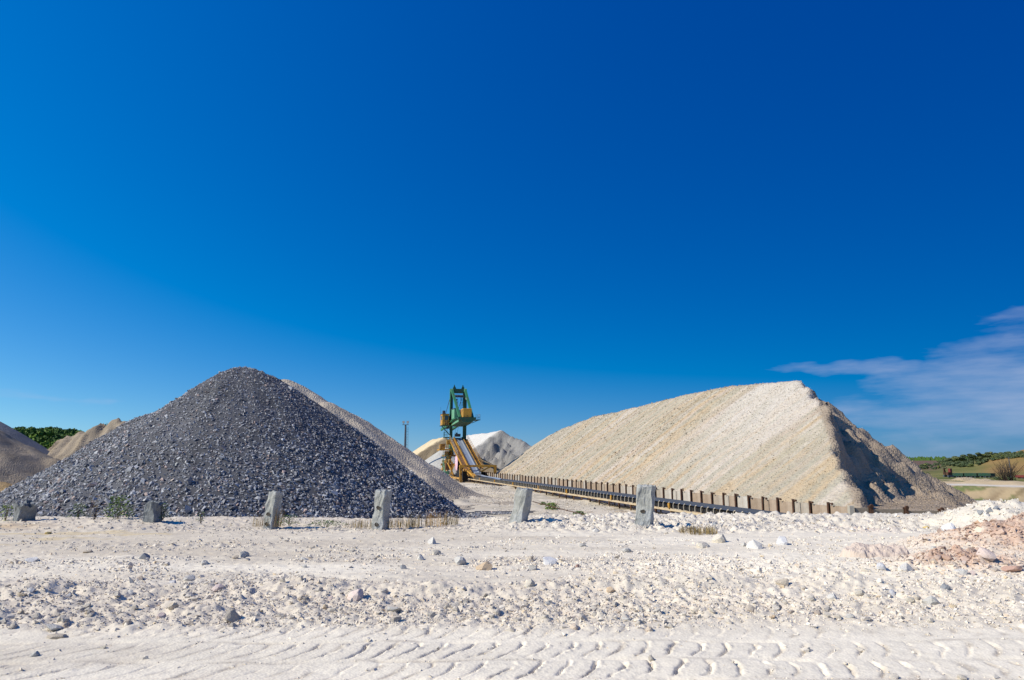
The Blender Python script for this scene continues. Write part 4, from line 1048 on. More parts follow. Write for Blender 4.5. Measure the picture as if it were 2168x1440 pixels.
# lower end hopper frame
Bm("hopper_arm", M_YEL, (-1.7, -19.2, zi(-19.2) - 0.1), (-0.9, -24.0, GL + 1.25), 0.28, 0.34)
Bm("hopper_arm", M_YEL, (-1.05, -21.6, zi(-21.6) + 0.1), (-0.2, -24.2, GL + 1.15), 0.30, 0.30)
B("hopper_plate", M_DYEL, -1.1, 0.3, -24.6, -23.9, GL + 0.98, GL + 1.4)
MB().tube([(-0.65, -22.6, za + 0.35), (0.65, -22.6, za + 0.35)], 0.30, 14).build("snub_pulley", M_GREY, mc)
MB().tube([(-0.6, -23.7, za + 0.02), (0.6, -23.7, za + 0.02)], 0.2, 12).build("snub_pulley", M_GREY, mc)
# front portal straddling the conveyor
a1 = loc(975.8, 987, -20.2).x; a2 = loc(1048, 987, -20.2).x; zpt = loc(1000, 984.6, -20.2).z
sp = -20.2
B("portal_beam", M_YEL, a1 - 0.3, a2 + 0.3, sp - 0.25, sp + 0.25, zpt - 0.42, zpt)
for x_, w_ in ((a1, 0.30), (a2, 0.28)):
    lgp = MB(); sg = 1 if x_ == a1 else -1
    lgp.add([(x_ - w_, sp - .24, zpt - .425), (x_ + w_, sp - .24, zpt - .425), (x_ + w_, sp + .24, zpt - .425), (x_ - w_, sp + .24, zpt - .425),
             (x_ - w_ * .6, sp - .18, GL + .45), (x_ + w_ * .6, sp - .18, GL + .45), (x_ + w_ * .6, sp + .18, GL + .45), (x_ - w_ * .6, sp + .18, GL + .45)],
            [(0, 1, 2, 3), (7, 6, 5, 4), (4, 5, 1, 0), (5, 6, 2, 1), (6, 7, 3, 2), (7, 4, 0, 3)])
    lo = lgp.build("portal_leg", M_YEL, mc)
    MB().box(x_ - .28, x_ + .28, sp - .7, sp + .7, GL + 0.2, GL + 0.44).disc((x_, sp - .45, GL + .2), (1, 0, 0), .2, .2, 12).disc((x_, sp + .45, GL + .2), (1, 0, 0), .2, .2, 12).build("wheel_truck", M_DYEL, lo)
for (c_, sg) in ((a2 - 0.3, -1),):
    ar = MB(); pr = [(c_ + sg * 2.6 * math.sin(t_) * 1.0, zpt - 0.5 - 1.5 * (1 - math.cos(t_)) * 1.0) for t_ in np.linspace(0.05, 1.25, 7)]
    pr = [(a2 - 0.35 - 0.7 - 2.2 * (1 - math.cos(t_)) * 1.0 - 0.6 * t_, zpt - 0.44 - 0.02 - 1.7 * (1 - math.cos(t_))) for t_ in np.linspace(0.0, 1.45, 8)]
    for p, q in zip(pr[:-1], pr[1:]): ar.beam((p[0], sp, p[1]), (q[0], sp, q[1]), 0.4, 0.22)
    ar.build("curved_brace", M_YEL, mc)
Bm("diagonal_brace", M_YEL, (a1 + 0.5, sp, zpt - 0.5), (a1 + 0.2, sp, zpt - 1.1), 0.2)
for x_ in (a1, a2):
    Bm("travel_girder", M_DYEL, (x_, sp + 0.8, GL + 0.75), (3.3 if x_ > 0 else -3.3, -5.0, GL + 0.75), 0.3, 0.35)
# dark blocks put in for the shadow and black spoil under the incline
B("shadow_spoil_block", M_RUST, -0.9, 0.9, -14.5, -14.4, GL + BE + 0.3, zi(-14.5) - 0.6)
B("shadow_spoil_block", M_BLACK, 1.3, 3.2, -17.5, -13.5, GL + 0.15, GL + 1.9)
B("shadow_spoil_block", M_BLACK, -2.0, -1.1, -17.5, -10.0, GL + 0.15, GL + 2.2)
# boom on the far side, pointing away over the piles
for x_ in (-1.3, 1.3): Bm("boom_girder", M_GREEN, (x_, 3.0, zd - 0.6), (x_, 17.0, zd - 1.6), 0.3, 0.6)
MB().beam((0, 3.0, zd - 0.3), (0, 17.2, zd - 1.3), 1.1, 0.1).build("boom_belt", M_BLACK, mc)
m = MB()
for x_ in (-1.3, 1.3): m.beam((x_ * 1.1, 0.3, ztop - 0.3), (x_, 16.0, zd - 1.0), 0.10)
m.build("boom_stay", M_DGREY, mc)
# hook rope hanging below the deck
a = loc(966.5, 900, -1); 
m = MB(); m.beam((a.x, -1, zd - 1.3), (loc(962, 925, -1).x, -1, loc(962, 925, -1).z), 0.04); m.beam((loc(972, 899, -1).x, -1, zd - 1.3), (loc(967, 918, -1).x, -1, loc(967, 918, -1).z), 0.04)
h_ = loc(967, 917, -1); m.box(h_.x - .2, h_.x + .2, -1.15, -.85, h_.z - .35, h_.z + .1); m.build("hanging_hook", M_DGREY, mc)

# ------------------------------------------------------------------ light mast
lp = at(857, 965, 165)
mast = empty("light_mast", (lp.x, lp.y, GZ)); tag(mast, "slender dark floodlight mast with ladder, alone against the sky", "light mast")
zt = at(857, 900, 165).z - GZ
MB().tube([(0, 0, 0), (0, 0, zt)], 0.32, 8, 0.2).build("pole", M_DGREY, mast)
ladder("ladder", (0.62, 0, 0.5), (0.5, 0, zt - 0.4), (0.15, 0, 0), M_RUST, parent=mast, step=0.6, r=0.03)
m = MB(); z_ = 1.5
while z_ < zt - 0.5: m.beam((0.2, 0, z_), (0.5, 0, z_), 0.04); z_ += 1.6
m.build("ladder_bracket", M_RUST, mast)
MB().box(-0.75, 0.75, -0.25, 0.25, zt, zt + 0.12).build("lamp_platform", M_DGREY, mast)
for x_ in (-0.5, 0.5):
    MB().beam((x_, 0, zt + 0.12), (x_, 0, zt + 0.42), 0.09).box(x_ - 0.26, x_ + 0.26, -0.22, 0.16, zt + 0.42, zt + 0.95).build("floodlight", M_GREY, mast, 0.0)

# ------------------------------------------------------------------ concrete posts along the berm
def conc_post(label, px, py0, py1, wpx, Y, leanx, yaw, seed, holes=(0.35, 0.06), jag=0.03, leany=0.0, depth=None, mat=None):
    base = at(px, py1, Y); top = at(px, py0, Y); h = top.z - base.z; w = wpx / F * Y
    rr = random.Random(seed)
    root = empty("concrete_post", (base.x, base.y, base.z)); tag(root, label, "concrete post", "broken concrete posts along the berm")
    bm = bmesh.new(); bmesh.ops.create_cube(bm, size=1.0)
    dpt = depth or w
    for v in bm.verts: v.co = Vector((v.co.x * w, v.co.y * dpt, (v.co.z + 0.5) * (h + 0.4) - 0.4))
    bmesh.ops.bevel(bm, geom=bm.edges[:], offset=0.02, segments=1, affect='EDGES')
    bmesh.ops.subdivide_edges(bm, edges=bm.edges[:], cuts=7, use_grid_fill=True)
    bmesh.ops.triangulate(bm, faces=bm.faces[:])
    from mathutils import noise as mn
    for v in bm.verts:
        p = v.co * 4 + Vector((seed * 7.1, 0, 0)); q = v.co * 13 + Vector((seed, 3, 0))
        o = Vector((mn.noise(p), mn.noise(p + Vector((9, 0, 0))), mn.noise(p + Vector((0, 9, 0))))) * 0.032 + Vector((mn.noise(q), mn.noise(q + Vector((9, 0, 0))), mn.noise(q + Vector((0, 9, 0))))) * 0.022
        top_k = max(0, v.co.z / h) ** 3
        v.co += o * (1 + top_k * jag * 30)
        v.co.x *= 1 - 0.10 * max(0, v.co.z / h); v.co.y *= 1 - 0.10 * max(0, v.co.z / h)
        zz = v.co.z; v.co.x += leanx * zz; v.co.y += leany * zz
    rz = Matrix.Rotation(R(yaw), 4, 'Z'); bmesh.ops.transform(bm, matrix=rz, verts=bm.verts[:])
    me = bpy.data.meshes.new("shaft"); bm.to_mesh(me); bm.free()
    link("shaft", me, mat or M_CONC, root)
    for hz in holes:
        z_ = hz * h; c = rz @ Vector((leanx * z_ + 0.0, -dpt / 2 * (1 - 0.1 * hz) + leany * z_ - 0.006, z_))
        m = MB(); n = 12; ring = []
        ax = rz @ Vector((1, 0, 0)); nz = rz @ Vector((0, -1, 0))
        vs = []
        for k in range(n):
            a_ = 2 * math.pi * k / n; r_ = rr.uniform(0.045, 0.075)
            vs.append(c + ax * math.cos(a_) * r_ + Vector((0, 0, math.sin(a_) * r_ * 0.8)) + nz * 0.022)
        for k in range(n):
            a_ = 2 * math.pi * k / n; vs.append(c + ax * math.cos(a_) * 0.03 + Vector((0, 0, math.sin(a_) * 0.03)) + nz * 0.012)
        m.add(vs, [(k, (k + 1) % n, n + (k + 1) % n, n + k) for k in range(n)] + [tuple(n + k for k in range(n))])
        m.build("bolt_hole", M_HOLE, root)
    return root
M_HOLE = mat_paint("hole_dark", (0.05, 0.042, 0.034), 0.95, 0.1)  # one dark brown for the bolt-hole dishes on the post faces
conc_post("upright grey concrete post with two holes, in front of the dark pile's centre", 574, 1041, 1113, 23, 17.6, 0.10, -24, 1)
conc_post("tallest pale concrete post with bolt holes, near the dark pile's right foot", 805, 1036, 1116, 26, 17.4, 0.09, -22, 2, holes=(0.52, 0.07))
conc_post("squat concrete post leaning right beside the conveyor's far weeds", 1099, 1034, 1100, 30, 17.4, 0.22, -30, 3, holes=(), jag=0.02)
conc_post("thick pitted concrete post standing before the conveyor and wall", 1364, 1028, 1104, 34, 16.8, 0.10, -22, 4, holes=(0.30,), jag=0.04)
conc_post("low broken concrete stub half buried in front of the dark pile's left slope", 323, 1065, 1100, 27, 17.6, 0.02, -12, 5, holes=(), jag=0.08, mat=M_CONC2)
conc_post("toppled blue-grey concrete block at the far left foot of the dark pile", 50, 1066, 1106, 34, 17.8, 0.28, -40, 6, holes=(), jag=0.12, mat=M_CONC2)

# ------------------------------------------------------------------ rocks
def rock_mesh(seed, sub=2, jag=0.35):
    from mathutils import noise as mn
    bm = bmesh.new(); bmesh.ops.create_icosphere(bm, subdivisions=sub, radius=1.0)
    rr = random.Random(seed); planes = []
    for i in range(13):
        n = Vector((rr.gauss(0, 1), rr.gauss(0, 1), rr.gauss(0, 1))).normalized(); planes.append((n, rr.uniform(0.48, 0.80)))
    for v in bm.verts:
        c = v.co.copy()
        c *= 1 + jag * 1.2 * mn.noise(c * 1.3 + Vector((seed * 3.3, 0, 0)))
        for n, d in planes:
            k = c.dot(n)
            if k > d: c -= n * (k - d) * 0.92
        c += c.normalized() * (0.09 * mn.noise(c * 4 + Vector((0, seed, 0))))
        v.co = c
    me = bpy.data.meshes.new("rock"); bm.to_mesh(me); bm.free(); me.materials.append(M_ROCK)
    return me
ROCKS = [rock_mesh(i) for i in range(14)]
C_W = (0.74, 0.70, 0.63); C_C = (0.70, 0.63, 0.52); C_G = (0.60, 0.57, 0.52); C_S = (0.33, 0.335, 0.345); C_P = (0.72, 0.585, 0.52); C_T = (0.62, 0.53, 0.42)
C_B = (0.48, 0.425, 0.36); C_L = (0.66, 0.645, 0.645); C_Y = (0.68, 0.52, 0.22); C_R = (0.52, 0.34, 0.27); C_O = (0.66, 0.50, 0.34)
KN = {C_W: 'white', C_C: 'cream', C_G: 'grey', C_S: 'dark slate', C_P: 'pink', C_T: 'tan', C_B: 'brown-grey', C_L: 'lilac-grey', C_Y: 'yellow', C_R: 'reddish', C_O: 'orange-tan'}
def put_rock(me, x, y, w, colr, flat=0.7, label=None, group=None, sink=0.36, name="rock"):
    z = gz(x, y); o = bpy.data.objects.new(name, me); COL.objects.link(o)
    hx = w / 2 / 0.88
    o.scale = (hx * random.uniform(0.92, 1.08), hx * random.uniform(0.75, 1.0), hx * flat)
    o.location = (x, y, z + hx * flat * (0.8 - sink * 1.6) * 0.75)
    o.rotation_euler = (random.uniform(-.3, .3), random.uniform(-.3, .3), random.uniform(0, 6.28) if flat > 0.5 else random.uniform(-.4, .4))
    k = random.uniform(0.94, 1.06); o.color = (colr[0] * k, colr[1] * k, colr[2] * k, 1)
    tag(o, label, "rock", group); return o
RK = [  # px, py of its foot, width px, colour, flatness, where
 (914, 1152, 25, C_W, .8, "knobbly white rock alone on the smooth track, right of the tallest post"),
 (924, 1175, 22, C_C, .7, "small cream rock pair-mate just below the knobbly white one"),
 (974, 1195, 30, C_G, .8, "grey-white angular rock casting a long shadow in the middle ground"),
 (1027, 1208, 38, C_O, .65, "orange-tan cracked lump left of the split rocks"),
 (1121, 1189, 20, C_T, .8, "tan rock topmost of the small cluster below the leaning post"),
 (1166, 1197, 38, C_L, .7, "wide lilac-grey rock at the right of the cluster below the leaning post"),
 (1127, 1208, 23, C_G, .8, "blue-grey rock lowest in the cluster below the leaning post"),
 (1121, 1243, 30, C_C, .6, "cream flat-topped rock with dark shadow in the centre of the rubble"),
 (992, 1276, 20, C_T, .8, "small tan rock on the rubble edge at centre left"),
 (1490, 1160, 32, C_C, .8, "round cream boulder left of a matching boulder near the dry grass"),
 (1523, 1149, 30, C_C, .85, "cream boulder nearest the dry grass tuft"),
 (1660, 1154, 31, C_L, .9, "upright blue-grey boulder with a shadow on its right side"),
 (1601, 1162, 38, C_W, .6, "wide white boulder between the cream pair and the blue-grey one"),
 (1577, 1157, 15, C_G, .8, "small grey rock tucked between the white and cream boulders"),
 (1263, 1127, 20, C_W, .45, "flat white stone below the berm between the two right posts"),
 (1235, 1157, 15, C_G, .6, "small grey stone on the smooth ground below the leaning post"),
 (1328, 1170, 24, C_G, .55, "low grey-white rock left of the dry grass"),
 (1223, 1202, 12, C_R, .9, "small reddish-brown stone standing in the centre rubble"),
 (1660, 1240, 29, C_T, .85, "rough round tan rock among the right hand rubble"),
 (1610, 1227, 20, C_B, .7, "brown rock just left of the rough round tan one"),
 (1359, 1294, 14, C_G, .8, "small squarish grey stone in the lower rubble"),
 (1590, 1297, 27, C_T, .65, "tan rock at the lower edge of the right rubble"),
 (1328, 1315, 20, C_W, .5, "flat bright white flake just above the tread prints"),
 (1160, 1282, 14, C_G, .7, "small pale grey stone below the flat-topped cream rock"),
 (1638, 1311, 15, C_O, .4, "thin orange-tan flake on the edge of the tread prints"),
 (1293, 1256, 25, C_O, .6, "orange-stained rock in the middle of the rubble"),
 (1515, 1112, 21, C_S, .85, "dark slate boulder on the berm right of the thick post"),
 (183, 1171, 23, C_T, .4, "flat tan rock tilted on the track at far left"),
 (301, 1184, 24, C_S, .7, "split dark slate rock on the track below the buried stub"),
 (515, 1180, 23, C_G, .95, "round grey rock on the track below the first upright post"),
 (497, 1183, 15, C_T, .6, "small tan rock touching the round grey one"),
 (430, 1196, 19, C_G, .7, "grey wedge rock on the track, left of the round grey one"),
 (643, 1188, 19, C_W, .75, "white rock behind another on the track below the two upright posts"),
 (643, 1202, 16, C_G, .65, "grey rock in front of another on the track below the two upright posts"),
 (890, 1186, 22, C_W, .8, "white angular rock below the tallest post"),
 (743, 1169, 19, C_C, .45, "flat cream rock on the track between the upright posts"),
 (62, 1190, 27, C_L, .6, "lilac-grey slab-sided rock near the left edge of the track"),
 (751, 1273, 45, C_P, .8, "large smooth pink boulder resting on the rubble ridge"),
 (365, 1291, 22, C_T, .8, "brownish tan rock on the rubble ridge left of centre"),
 (338, 1311, 26, C_P, .6, "rounded pink rock set in the left rubble"),
 (486, 1320, 42, C_B, .75, "brown-grey earth clod standing on the left rubble slope"),
 (455, 1253, 30, C_P, .45, "flat pinkish slab at the top of the left rubble"),
 (272, 1254, 22, C_W, .55, "white rock above the left rubble beside a yellowish chip"),
 (116, 1353, 36, C_T, .35, "long tan slab lowest of the stepped slabs at left"),
 (108, 1338, 42, C_G, .3, "grey overhanging slab above the long tan one at left"),
 (637, 1271, 13, C_T, .85, "small tan rock on the ridge left of the pink boulder"),
 (699, 1270, 14, C_P, .8, "small pinkish rock just left of the large pink boulder"),
 (834, 1297, 46, C_G, .28, "broad flat slab with a dark hollow beneath, right of the pink boulder"),
 (834, 1317, 26, C_B, .6, "brown rock below the broad flat slab"),
 (68, 1391, 22, C_G, .6, "grey rock on the lower left rubble slope"),
 (216, 1374, 14, C_C, .8, "small cream rock on the lower left rubble slope"),
 (363, 1236, 19, C_L, .75, "pointed lilac-grey rock on the white band at left"),
 (398, 1230, 30, C_G, .55, "low grey rock cluster piece on the white band at left"),
 (62, 1252, 19, C_L, .6, "small lilac-grey rock on the white band near the left edge"),
 (143, 1263, 13, C_L, .8, "tiny blue-grey rock left of the white one above the rubble"),
 (853, 1205, 19, C_S, .7, "slate-blue rock on the white band below the tallest post"),
 (2019, 1128, 34, C_L, .8, "blue-grey block at the foot of the white chalk mound"),
 (1980, 1164, 17, C_G, .7, "small grey rock left of the pink earth heap"),
 (1870, 1207, 23, C_L, .8, "lilac-white rock below the long outcrop slab"),
 (1922, 1209, 30, C_W, .75, "round white boulder left of the pink rubble"),
 (1838, 1210, 18, C_C, .75, "cream rock below the outcrop slab, leftmost of three"),
 (2039, 1218, 29, C_W, .9, "pointed white rock with pinkish shade before the pink heap"),
 (2063, 1219, 19, C_P, .8, "egg-shaped pale pink rock beside the pointed white one"),
 (2097, 1193, 38, C_P, .7, "tilted pinkish slab half in the pink heap"),
 (2154, 1214, 38, C_R, .45, "reddish slab lying at the right edge of the picture"),
 (1823, 1264, 29, C_C, .75, "pale cream rock with a shadow, in the right rubble"),
 (1763, 1272, 21, C_W, .75, "white rock left of the pale cream one in the right rubble"),
 (1931, 1277, 25, C_C, .8, "cream pointed rock left of the big grey one"),
 (1981, 1282, 45, C_G, .65, "biggest grey rock in the lower right rubble"),
 (2006, 1250, 21, C_S, .7, "slate-grey rock above the biggest grey one"),
 (1803, 1308, 21, C_W, .4, "white flat rock at the lower edge of the right rubble"),
 (1894, 1262, 23, C_L, .6, "lilac-white rock in the right rubble above the cream pointed one"),
 (1708, 1227, 18, C_O, .6, "orange rock in the right rubble near the rough tan one"),
 (1917, 1098, 12, C_Y, .8, "bright yellow stone on the berm left of the chalk mound"),
 (1963, 1119, 13, C_Y, .7, "pale yellow stone on the slope below the bright yellow one"),
 (2077, 1072, 15, C_S, .8, "dark stone at the top of the chalk mound"),
 (2097, 1078, 17, C_S, .8, "dark stone right of the chalk mound's top"),
 (2112, 1082, 13, C_S, .8, "dark stone on the right shoulder of the chalk mound"),
 (98, 1131, 15, C_Y, .5, "yellowish clod on the ochre-stained ground at far left"),
 (168, 1118, 15, C_O, .6, "ochre lump on the berm slope below the weeds"),
]
def ground_at_px(px, py, z0=0.0):
    z = z0
    for _ in range(8):
        p = atz(px, py, z); z = 0.5 * z + 0.5 * gz(p.x, p.y)
    return atz(px, py, z)
for i, (px, py, w, c, fl_, lab) in enumerate(RK):
    p = ground_at_px(px, py) if py > 1112 else None
    if p is None:
        Y = 17.2 if px < 1990 else 17.0; p = at(px, py, Y)
    wid = w / F * math.hypot(p.x * 0.3, p.y)
    put_rock(ROCKS[i % len(ROCKS)], p.x, p.y + wid * 0.3, wid, c, fl_, lab, "rocks picked out on the chalk ground")
# the long outcrop slab
def outcrop():
    p = ground_at_px(1873, 1180); bm = bmesh.new()
    bmesh.ops.create_grid(bm, x_segments=60, y_segments=22, size=1.0)
    from mathutils import noise as mn
    for v in bm.verts:
        x, y = v.co.x, v.co.y
        r = 1 - (abs(x) ** 3 + abs(y) ** 3)
        n = mn.fractal(Vector((x * 4, y * 2, 1.7)), 0.9, 2.2, 5); n2 = mn.fractal(Vector((x * 7, y * 3, 4)), 0.9, 2.2, 2)
        top = 0.24 * (0.8 + 0.25 * mn.noise(Vector((x * 2, 0, 5)))) if y > -0.25 + 0.25 * mn.noise(Vector((x * 5, 3, 1))) else 0.24 * max(0, (y + 1) / 0.75) ** 0.5 * 0.8
        z = min(top, max(r, -0.3) * 0.6) + 0.04 * n + 0.012 * n2
        v.co = Vector((x * 0.55, y * 0.30 + 0.05 * mn.noise(Vector((x * 6, 2, 2))), z - 0.05))
    me = bpy.data.meshes.new("rock_slab"); bm.to_mesh(me); bm.free()
    o = link("rock_slab", me, M_ROCK); o.location = (p.x, p.y + 0.3, gz(p.x, p.y + 0.3)); o.color = (0.60, 0.49, 0.405, 1)
    tag(o, "long low pinkish-grey outcrop slab with a crumbled front, left of the pink heap", "rock", "rocks picked out on the chalk ground")
outcrop()

# loose stones: the larger ones singly, the rest as one sheet of rubble
def rubble():
    n = 460000
    th = rng.uniform(-0.78, 0.78, n); r = 4.6 * (19.6 / 4.6) ** rng.random(n)
    X = np.tan(th) * r; Y = r
    X = np.clip(X, -19.5, 19.5)
    z, w, nr = ground(X, Y, True)
    _, rough, ridge, ph, berm, bermr, mid, rub, trk = nr
    patch = fbm(X * 0.9, Y * 1.3, 3, 901)
    dens = 0.10 + 0.75 * rub * ss(-0.55, 0.15, patch + 0.3 * (Y < 8.3)) + 0.8 * mid + 0.8 * (berm - bermr) + 0.95 * bermr + 1.4 * np.clip(ph * 1.4, 0, 1) + 0.7 * ss(-0.05, 0.25, patch) * band(Y, 8.8, 14.5, 0.5) + 0.10 * band(Y, 7, 16, .5) * (patch > 0)
    dens = dens * (1 - 0.93 * ss(7.1, 6.5, Y - 0.02 * X)) 
    dens = dens + 0.45 * np.clip(trk, 0, 1) * (Y < 7.6)
    u = rng.random(n)
    size = (0.0062 - 0.0022 * (Y < 7.0)) * (u + 1e-4) ** -0.36 * (1 + 0.75 * bermr + 0.2 * rub + 0.5 * (berm) + 1.0 * np.clip(ph * 1.5, 0, 1))     # power law
    size = size * (1 + 1.0 * band(Y, 9.2, 15.5, 0.5) * (rng.random(n) < 0.22))
    minpx = 0.00155 * Y
    keep = (rng.random(n) < dens * 0.85) & (size > minpx * 0.75) & (size < 0.055 + 0.03 * bermr + 0.05 * np.clip(ph, 0, 1))
    X, Y, z, size, rub, bermr, ph, berm, mid = (a[keep] for a in (X, Y, z, size, rub, bermr, ph, berm, mid))
    order = np.argsort(-(size / Y)); X, Y, z, size, rub, bermr, ph, berm, mid = (a[order] for a in (X, Y, z, size, rub, bermr, ph, berm, mid))
    m = min(len(X), 56000); print('rubble', len(X))
    sel = np.arange(m) if len(X) <= m else np.concatenate([np.arange(3000), rng.choice(np.arange(3000, len(X)), m - 3000, replace=False)])
    X, Y, z, size, rub, bermr, ph, berm, mid = (a[sel] for a in (X, Y, z, size, rub, bermr, ph, berm, mid))
    base = np.tile(np.array([0.73, 0.665, 0.58]), (m, 1))
    base = base * (1 - rub[:, None] * 0.10 * ss(5, 0, X)[:, None]) * (1 - 0.06 * ss(1, -5, X))[:, None]
    k = np.clip(bermr, 0, 1)[:, None]; base = base * (1 - k) + np.array([0.68, 0.635, 0.575]) * k
    k = np.clip(ph * 1.6, 0, 1)[:, None]; base = base * (1 - k) + np.array([0.54, 0.40, 0.325]) * k
    k = np.clip(berm - bermr, 0, 1)[:, None] * 0.8; base = base * (1 - k) + np.array([0.60, 0.555, 0.48]) * k
    t = rng.random(m)
    base[(t < 0.10)] *= np.array([1.0, 0.93, 0.88]); base[(t > 0.92)] *= np.array([0.88, 0.89, 0.92]); base[(t > 0.991)] *= 0.75
    base[(t > 0.10) & (t < 0.13)] *= np.array([1.0, 0.91, 0.75])
    base *= np.exp(rng.normal(0, 0.06, m))[:, None]; base = np.clip(base * np.array([1.02, 1.0, 0.965]), 0.05, 0.84)
    nbig = 215
    pk_seen = np.cumsum(ph[:3000] > 0.35)
    singles = [i for i in range(3000) if not (ph[i] > 0.35 and pk_seen[i] > 34)][:nbig]
    for i in singles:
        zone = ('pink' if ph[i] > 0.35 else 'bermr' if bermr[i] > 0.5 else 'berm' if berm[i] > 0.5 else 'rub' if rub[i] > 0.5 else 'mid' if mid[i] > .3 else 'flat')
        lab = {'pink': "small pinkish stone bedded in the pink earth heap at right",
               'bermr': "white chalk lump on the bumpy berm in front of the wall",
               'berm': "beige stone lodged in the low berm before the dark pile",
               'rub': "beige stone in the rubble band just above the tread prints",
               'mid': "pale stone in the stony patch across the middle ground",
               'flat': "loose pale stone lying on the smooth chalk ground"}[zone]
        pxs = CX + F * X[i] / Y[i] / 1.02
        seg = ("at the far left" if pxs < 420 else "below the left upright post" if pxs < 700 else "below the tallest post" if pxs < 960 else "below the leaning post" if pxs < 1250 else "below the thick post" if pxs < 1560 else "right of the cream boulders" if pxs < 1850 else "near the right edge")
        r_ = random.random(); tone = base[i] / base[i].max()
        lum = base[i].mean(); cname = ("pinkish" if tone[2] < 0.76 and tone[1] < 0.86 else "yellowish" if tone[2] < 0.72 else "bluish" if tone[2] > 0.96 and lum < 0.6 else "dark" if lum < 0.42 else "bright" if lum > 0.66 else "pale")
        szn = "fist-sized" if size[i] > 0.045 else "small" if size[i] > 0.03 else "tiny"
        lab = {'pink': "%s %s stone in the pink earth heap", 'bermr': "%s %s chalk lump on the bumpy berm", 'berm': "%s %s stone on the low left berm",
               'rub': "%s %s stone in the rubble band", 'mid': "%s %s stone in the stony middle ground", 'flat': "%s %s stone lying on smooth chalk"}[zone] % (szn, cname) + ", " + seg
        zr_ = {'pink': (10.8, 13.4), 'bermr': (17.0, 18.2), 'berm': (17.0, 18.2), 'rub': (7.9, 8.6), 'mid': (9.9, 10.8), 'flat': (9.0, 12.5)}[zone]
        dp = "front edge" if Y[i] < zr_[0] else "far edge" if Y[i] > zr_[1] else "middle part"
        lab = lab.replace(", ", ", " + dp + " ", 1) if lab.count(", ") else lab
        grp = {'pink': 'stones in the pink heap', 'bermr': 'chalk lumps on the berm', 'berm': 'stones on the left berm', 'rub': 'stones in the rubble band', 'mid': 'stones in the middle ground', 'flat': 'loose stones on the smooth ground'}[zone]
        put_rock(ROCKS[i % 14], X[i], Y[i], size[i] * 2.0, tuple(base[i]), random.uniform(.55, .85), lab, grp)
    rest = np.setdiff1d(np.arange(len(X)), singles); X, Y, z, size, base = X[rest], Y[rest], z[rest], size[rest], base[rest]
    m = len(X)
    scl = np.stack([rng.uniform(0.9, 1.35, m), rng.uniform(0.85, 1.2, m), rng.uniform(0.6, 0.95, m)], 1)
    pos = np.stack([X, Y, z + size * rng.uniform(-0.30, 0.30, m)], 1)
    o = scatter("rubble", T_TINY, pos, size, scl, base, M_STONE, None, 0.6)
    tag(o, "pale chalk rubble strewn over the foreground", kind='stuff')
rubble()
def floor_stones():
    n = 26000; X = rng.uniform(-12, 24, n); Y = rng.uniform(30, 125, n)
    nn = X * NU[0] + Y * NU[1]
    k = (nn < 26.4) & (X > -0.13 * Y + 1) & (fbm(X * 0.25, Y * 0.12, 3, 951) + 0.25 * (Y > 75) > 0.0)
    X, Y = X[k], Y[k]; m = len(X); sz = 0.035 * np.exp(rng.normal(0, 0.45, m)) * np.clip(Y / 50, 0.8, 2)
    z = ground(X, Y); base = np.tile(np.array([0.60, 0.54, 0.455]), (m, 1)) * np.exp(rng.normal(0, 0.14, m))[:, None]
    scl = np.stack([rng.uniform(0.9, 1.5, m), rng.uniform(0.8, 1.2, m), rng.uniform(0.5, 0.8, m)], 1)
    tag(scatter("rubble", T_TINY, np.stack([X, Y, z + sz * 0.2], 1), sz, scl, np.clip(base, .1, .8), M_STONE, None, 0.6), "loose stones on the quarry floor beside the conveyor", kind='stuff')
floor_stones()

# ------------------------------------------------------------------ plants
def leafy(name, n, r, h, seed, leaf=0.06, up=0.5, blades=False):
    rr = random.Random(seed); b = MB()
    for i in range(n):
        if blades:
            a = rr.uniform(0, 6.28); d = r * math.sqrt(rr.random()); x, y = d * math.cos(a), d * math.sin(a)
            hh = h * rr.uniform(0.45, 1.0); lx, ly = rr.gauss(0, .22) * hh, rr.gauss(0, .22) * hh; w = leaf * rr.uniform(.5, 1); ww = Vector((rr.gauss(0, 1), rr.gauss(0, 1), 0)).normalized() * w
            p0 = Vector((x, y, -0.03)); p1 = Vector((x + lx * .35, y + ly * .35, hh * .6)); p2 = Vector((x + lx, y + ly, hh))
            b.add([p0 - ww, p0 + ww, p1 + ww * .8, p1 - ww * .8, p2 + ww * .2, p2 - ww * .2], [(0, 1, 2, 3), (3, 2, 4, 5)])
        else:
            a = rr.uniform(0, 6.28); q = rr.random() ** .6; zz = h * rr.random() ** 1.2; d = r * q * (1 - 0.55 * zz / h)
            c = Vector((d * math.cos(a), d * math.sin(a), zz)); nrm = Vector((rr.gauss(0, .6), rr.gauss(0, .6) - .3, 1)).normalized()
            t = nrm.orthogonal().normalized() * leaf * rr.uniform(.5, 1.2); s = nrm.cross(t).normalized() * leaf * rr.uniform(.3, .7)
            b.add([c - t, c + s, c + t, c - s], [(0, 1, 2, 3)])
    return b.mesh(name)
def weed(name, label, cat, px, py, Y, r, h, n, mat, leaf, blades, seed, group=None, stems=True, zadj=None):
    p = at(px, py, Y); z = p.z if zadj is None else zadj
    root = empty(name, (p.x, p.y, z)); tag(root, label, cat, group)
    link("blades" if blades else "leaves", leafy(name, n, r, h, seed, leaf, blades=blades), mat, root)
    if stems and not blades:
        rr = random.Random(seed + 5); m = MB()
        for i in range(7):
            a = rr.uniform(0, 6.28); d = r * .6 * rr.random(); m.tube([(0.2 * d * math.cos(a), 0.2 * d * math.sin(a), -0.05), (d * math.cos(a), d * math.sin(a), h * rr.uniform(.5, .95))], 0.006 * Y / 18, 4, 0.003)
        m.build("stem", M_TWIG, root)
    return root
G1 = "weeds along the berm"
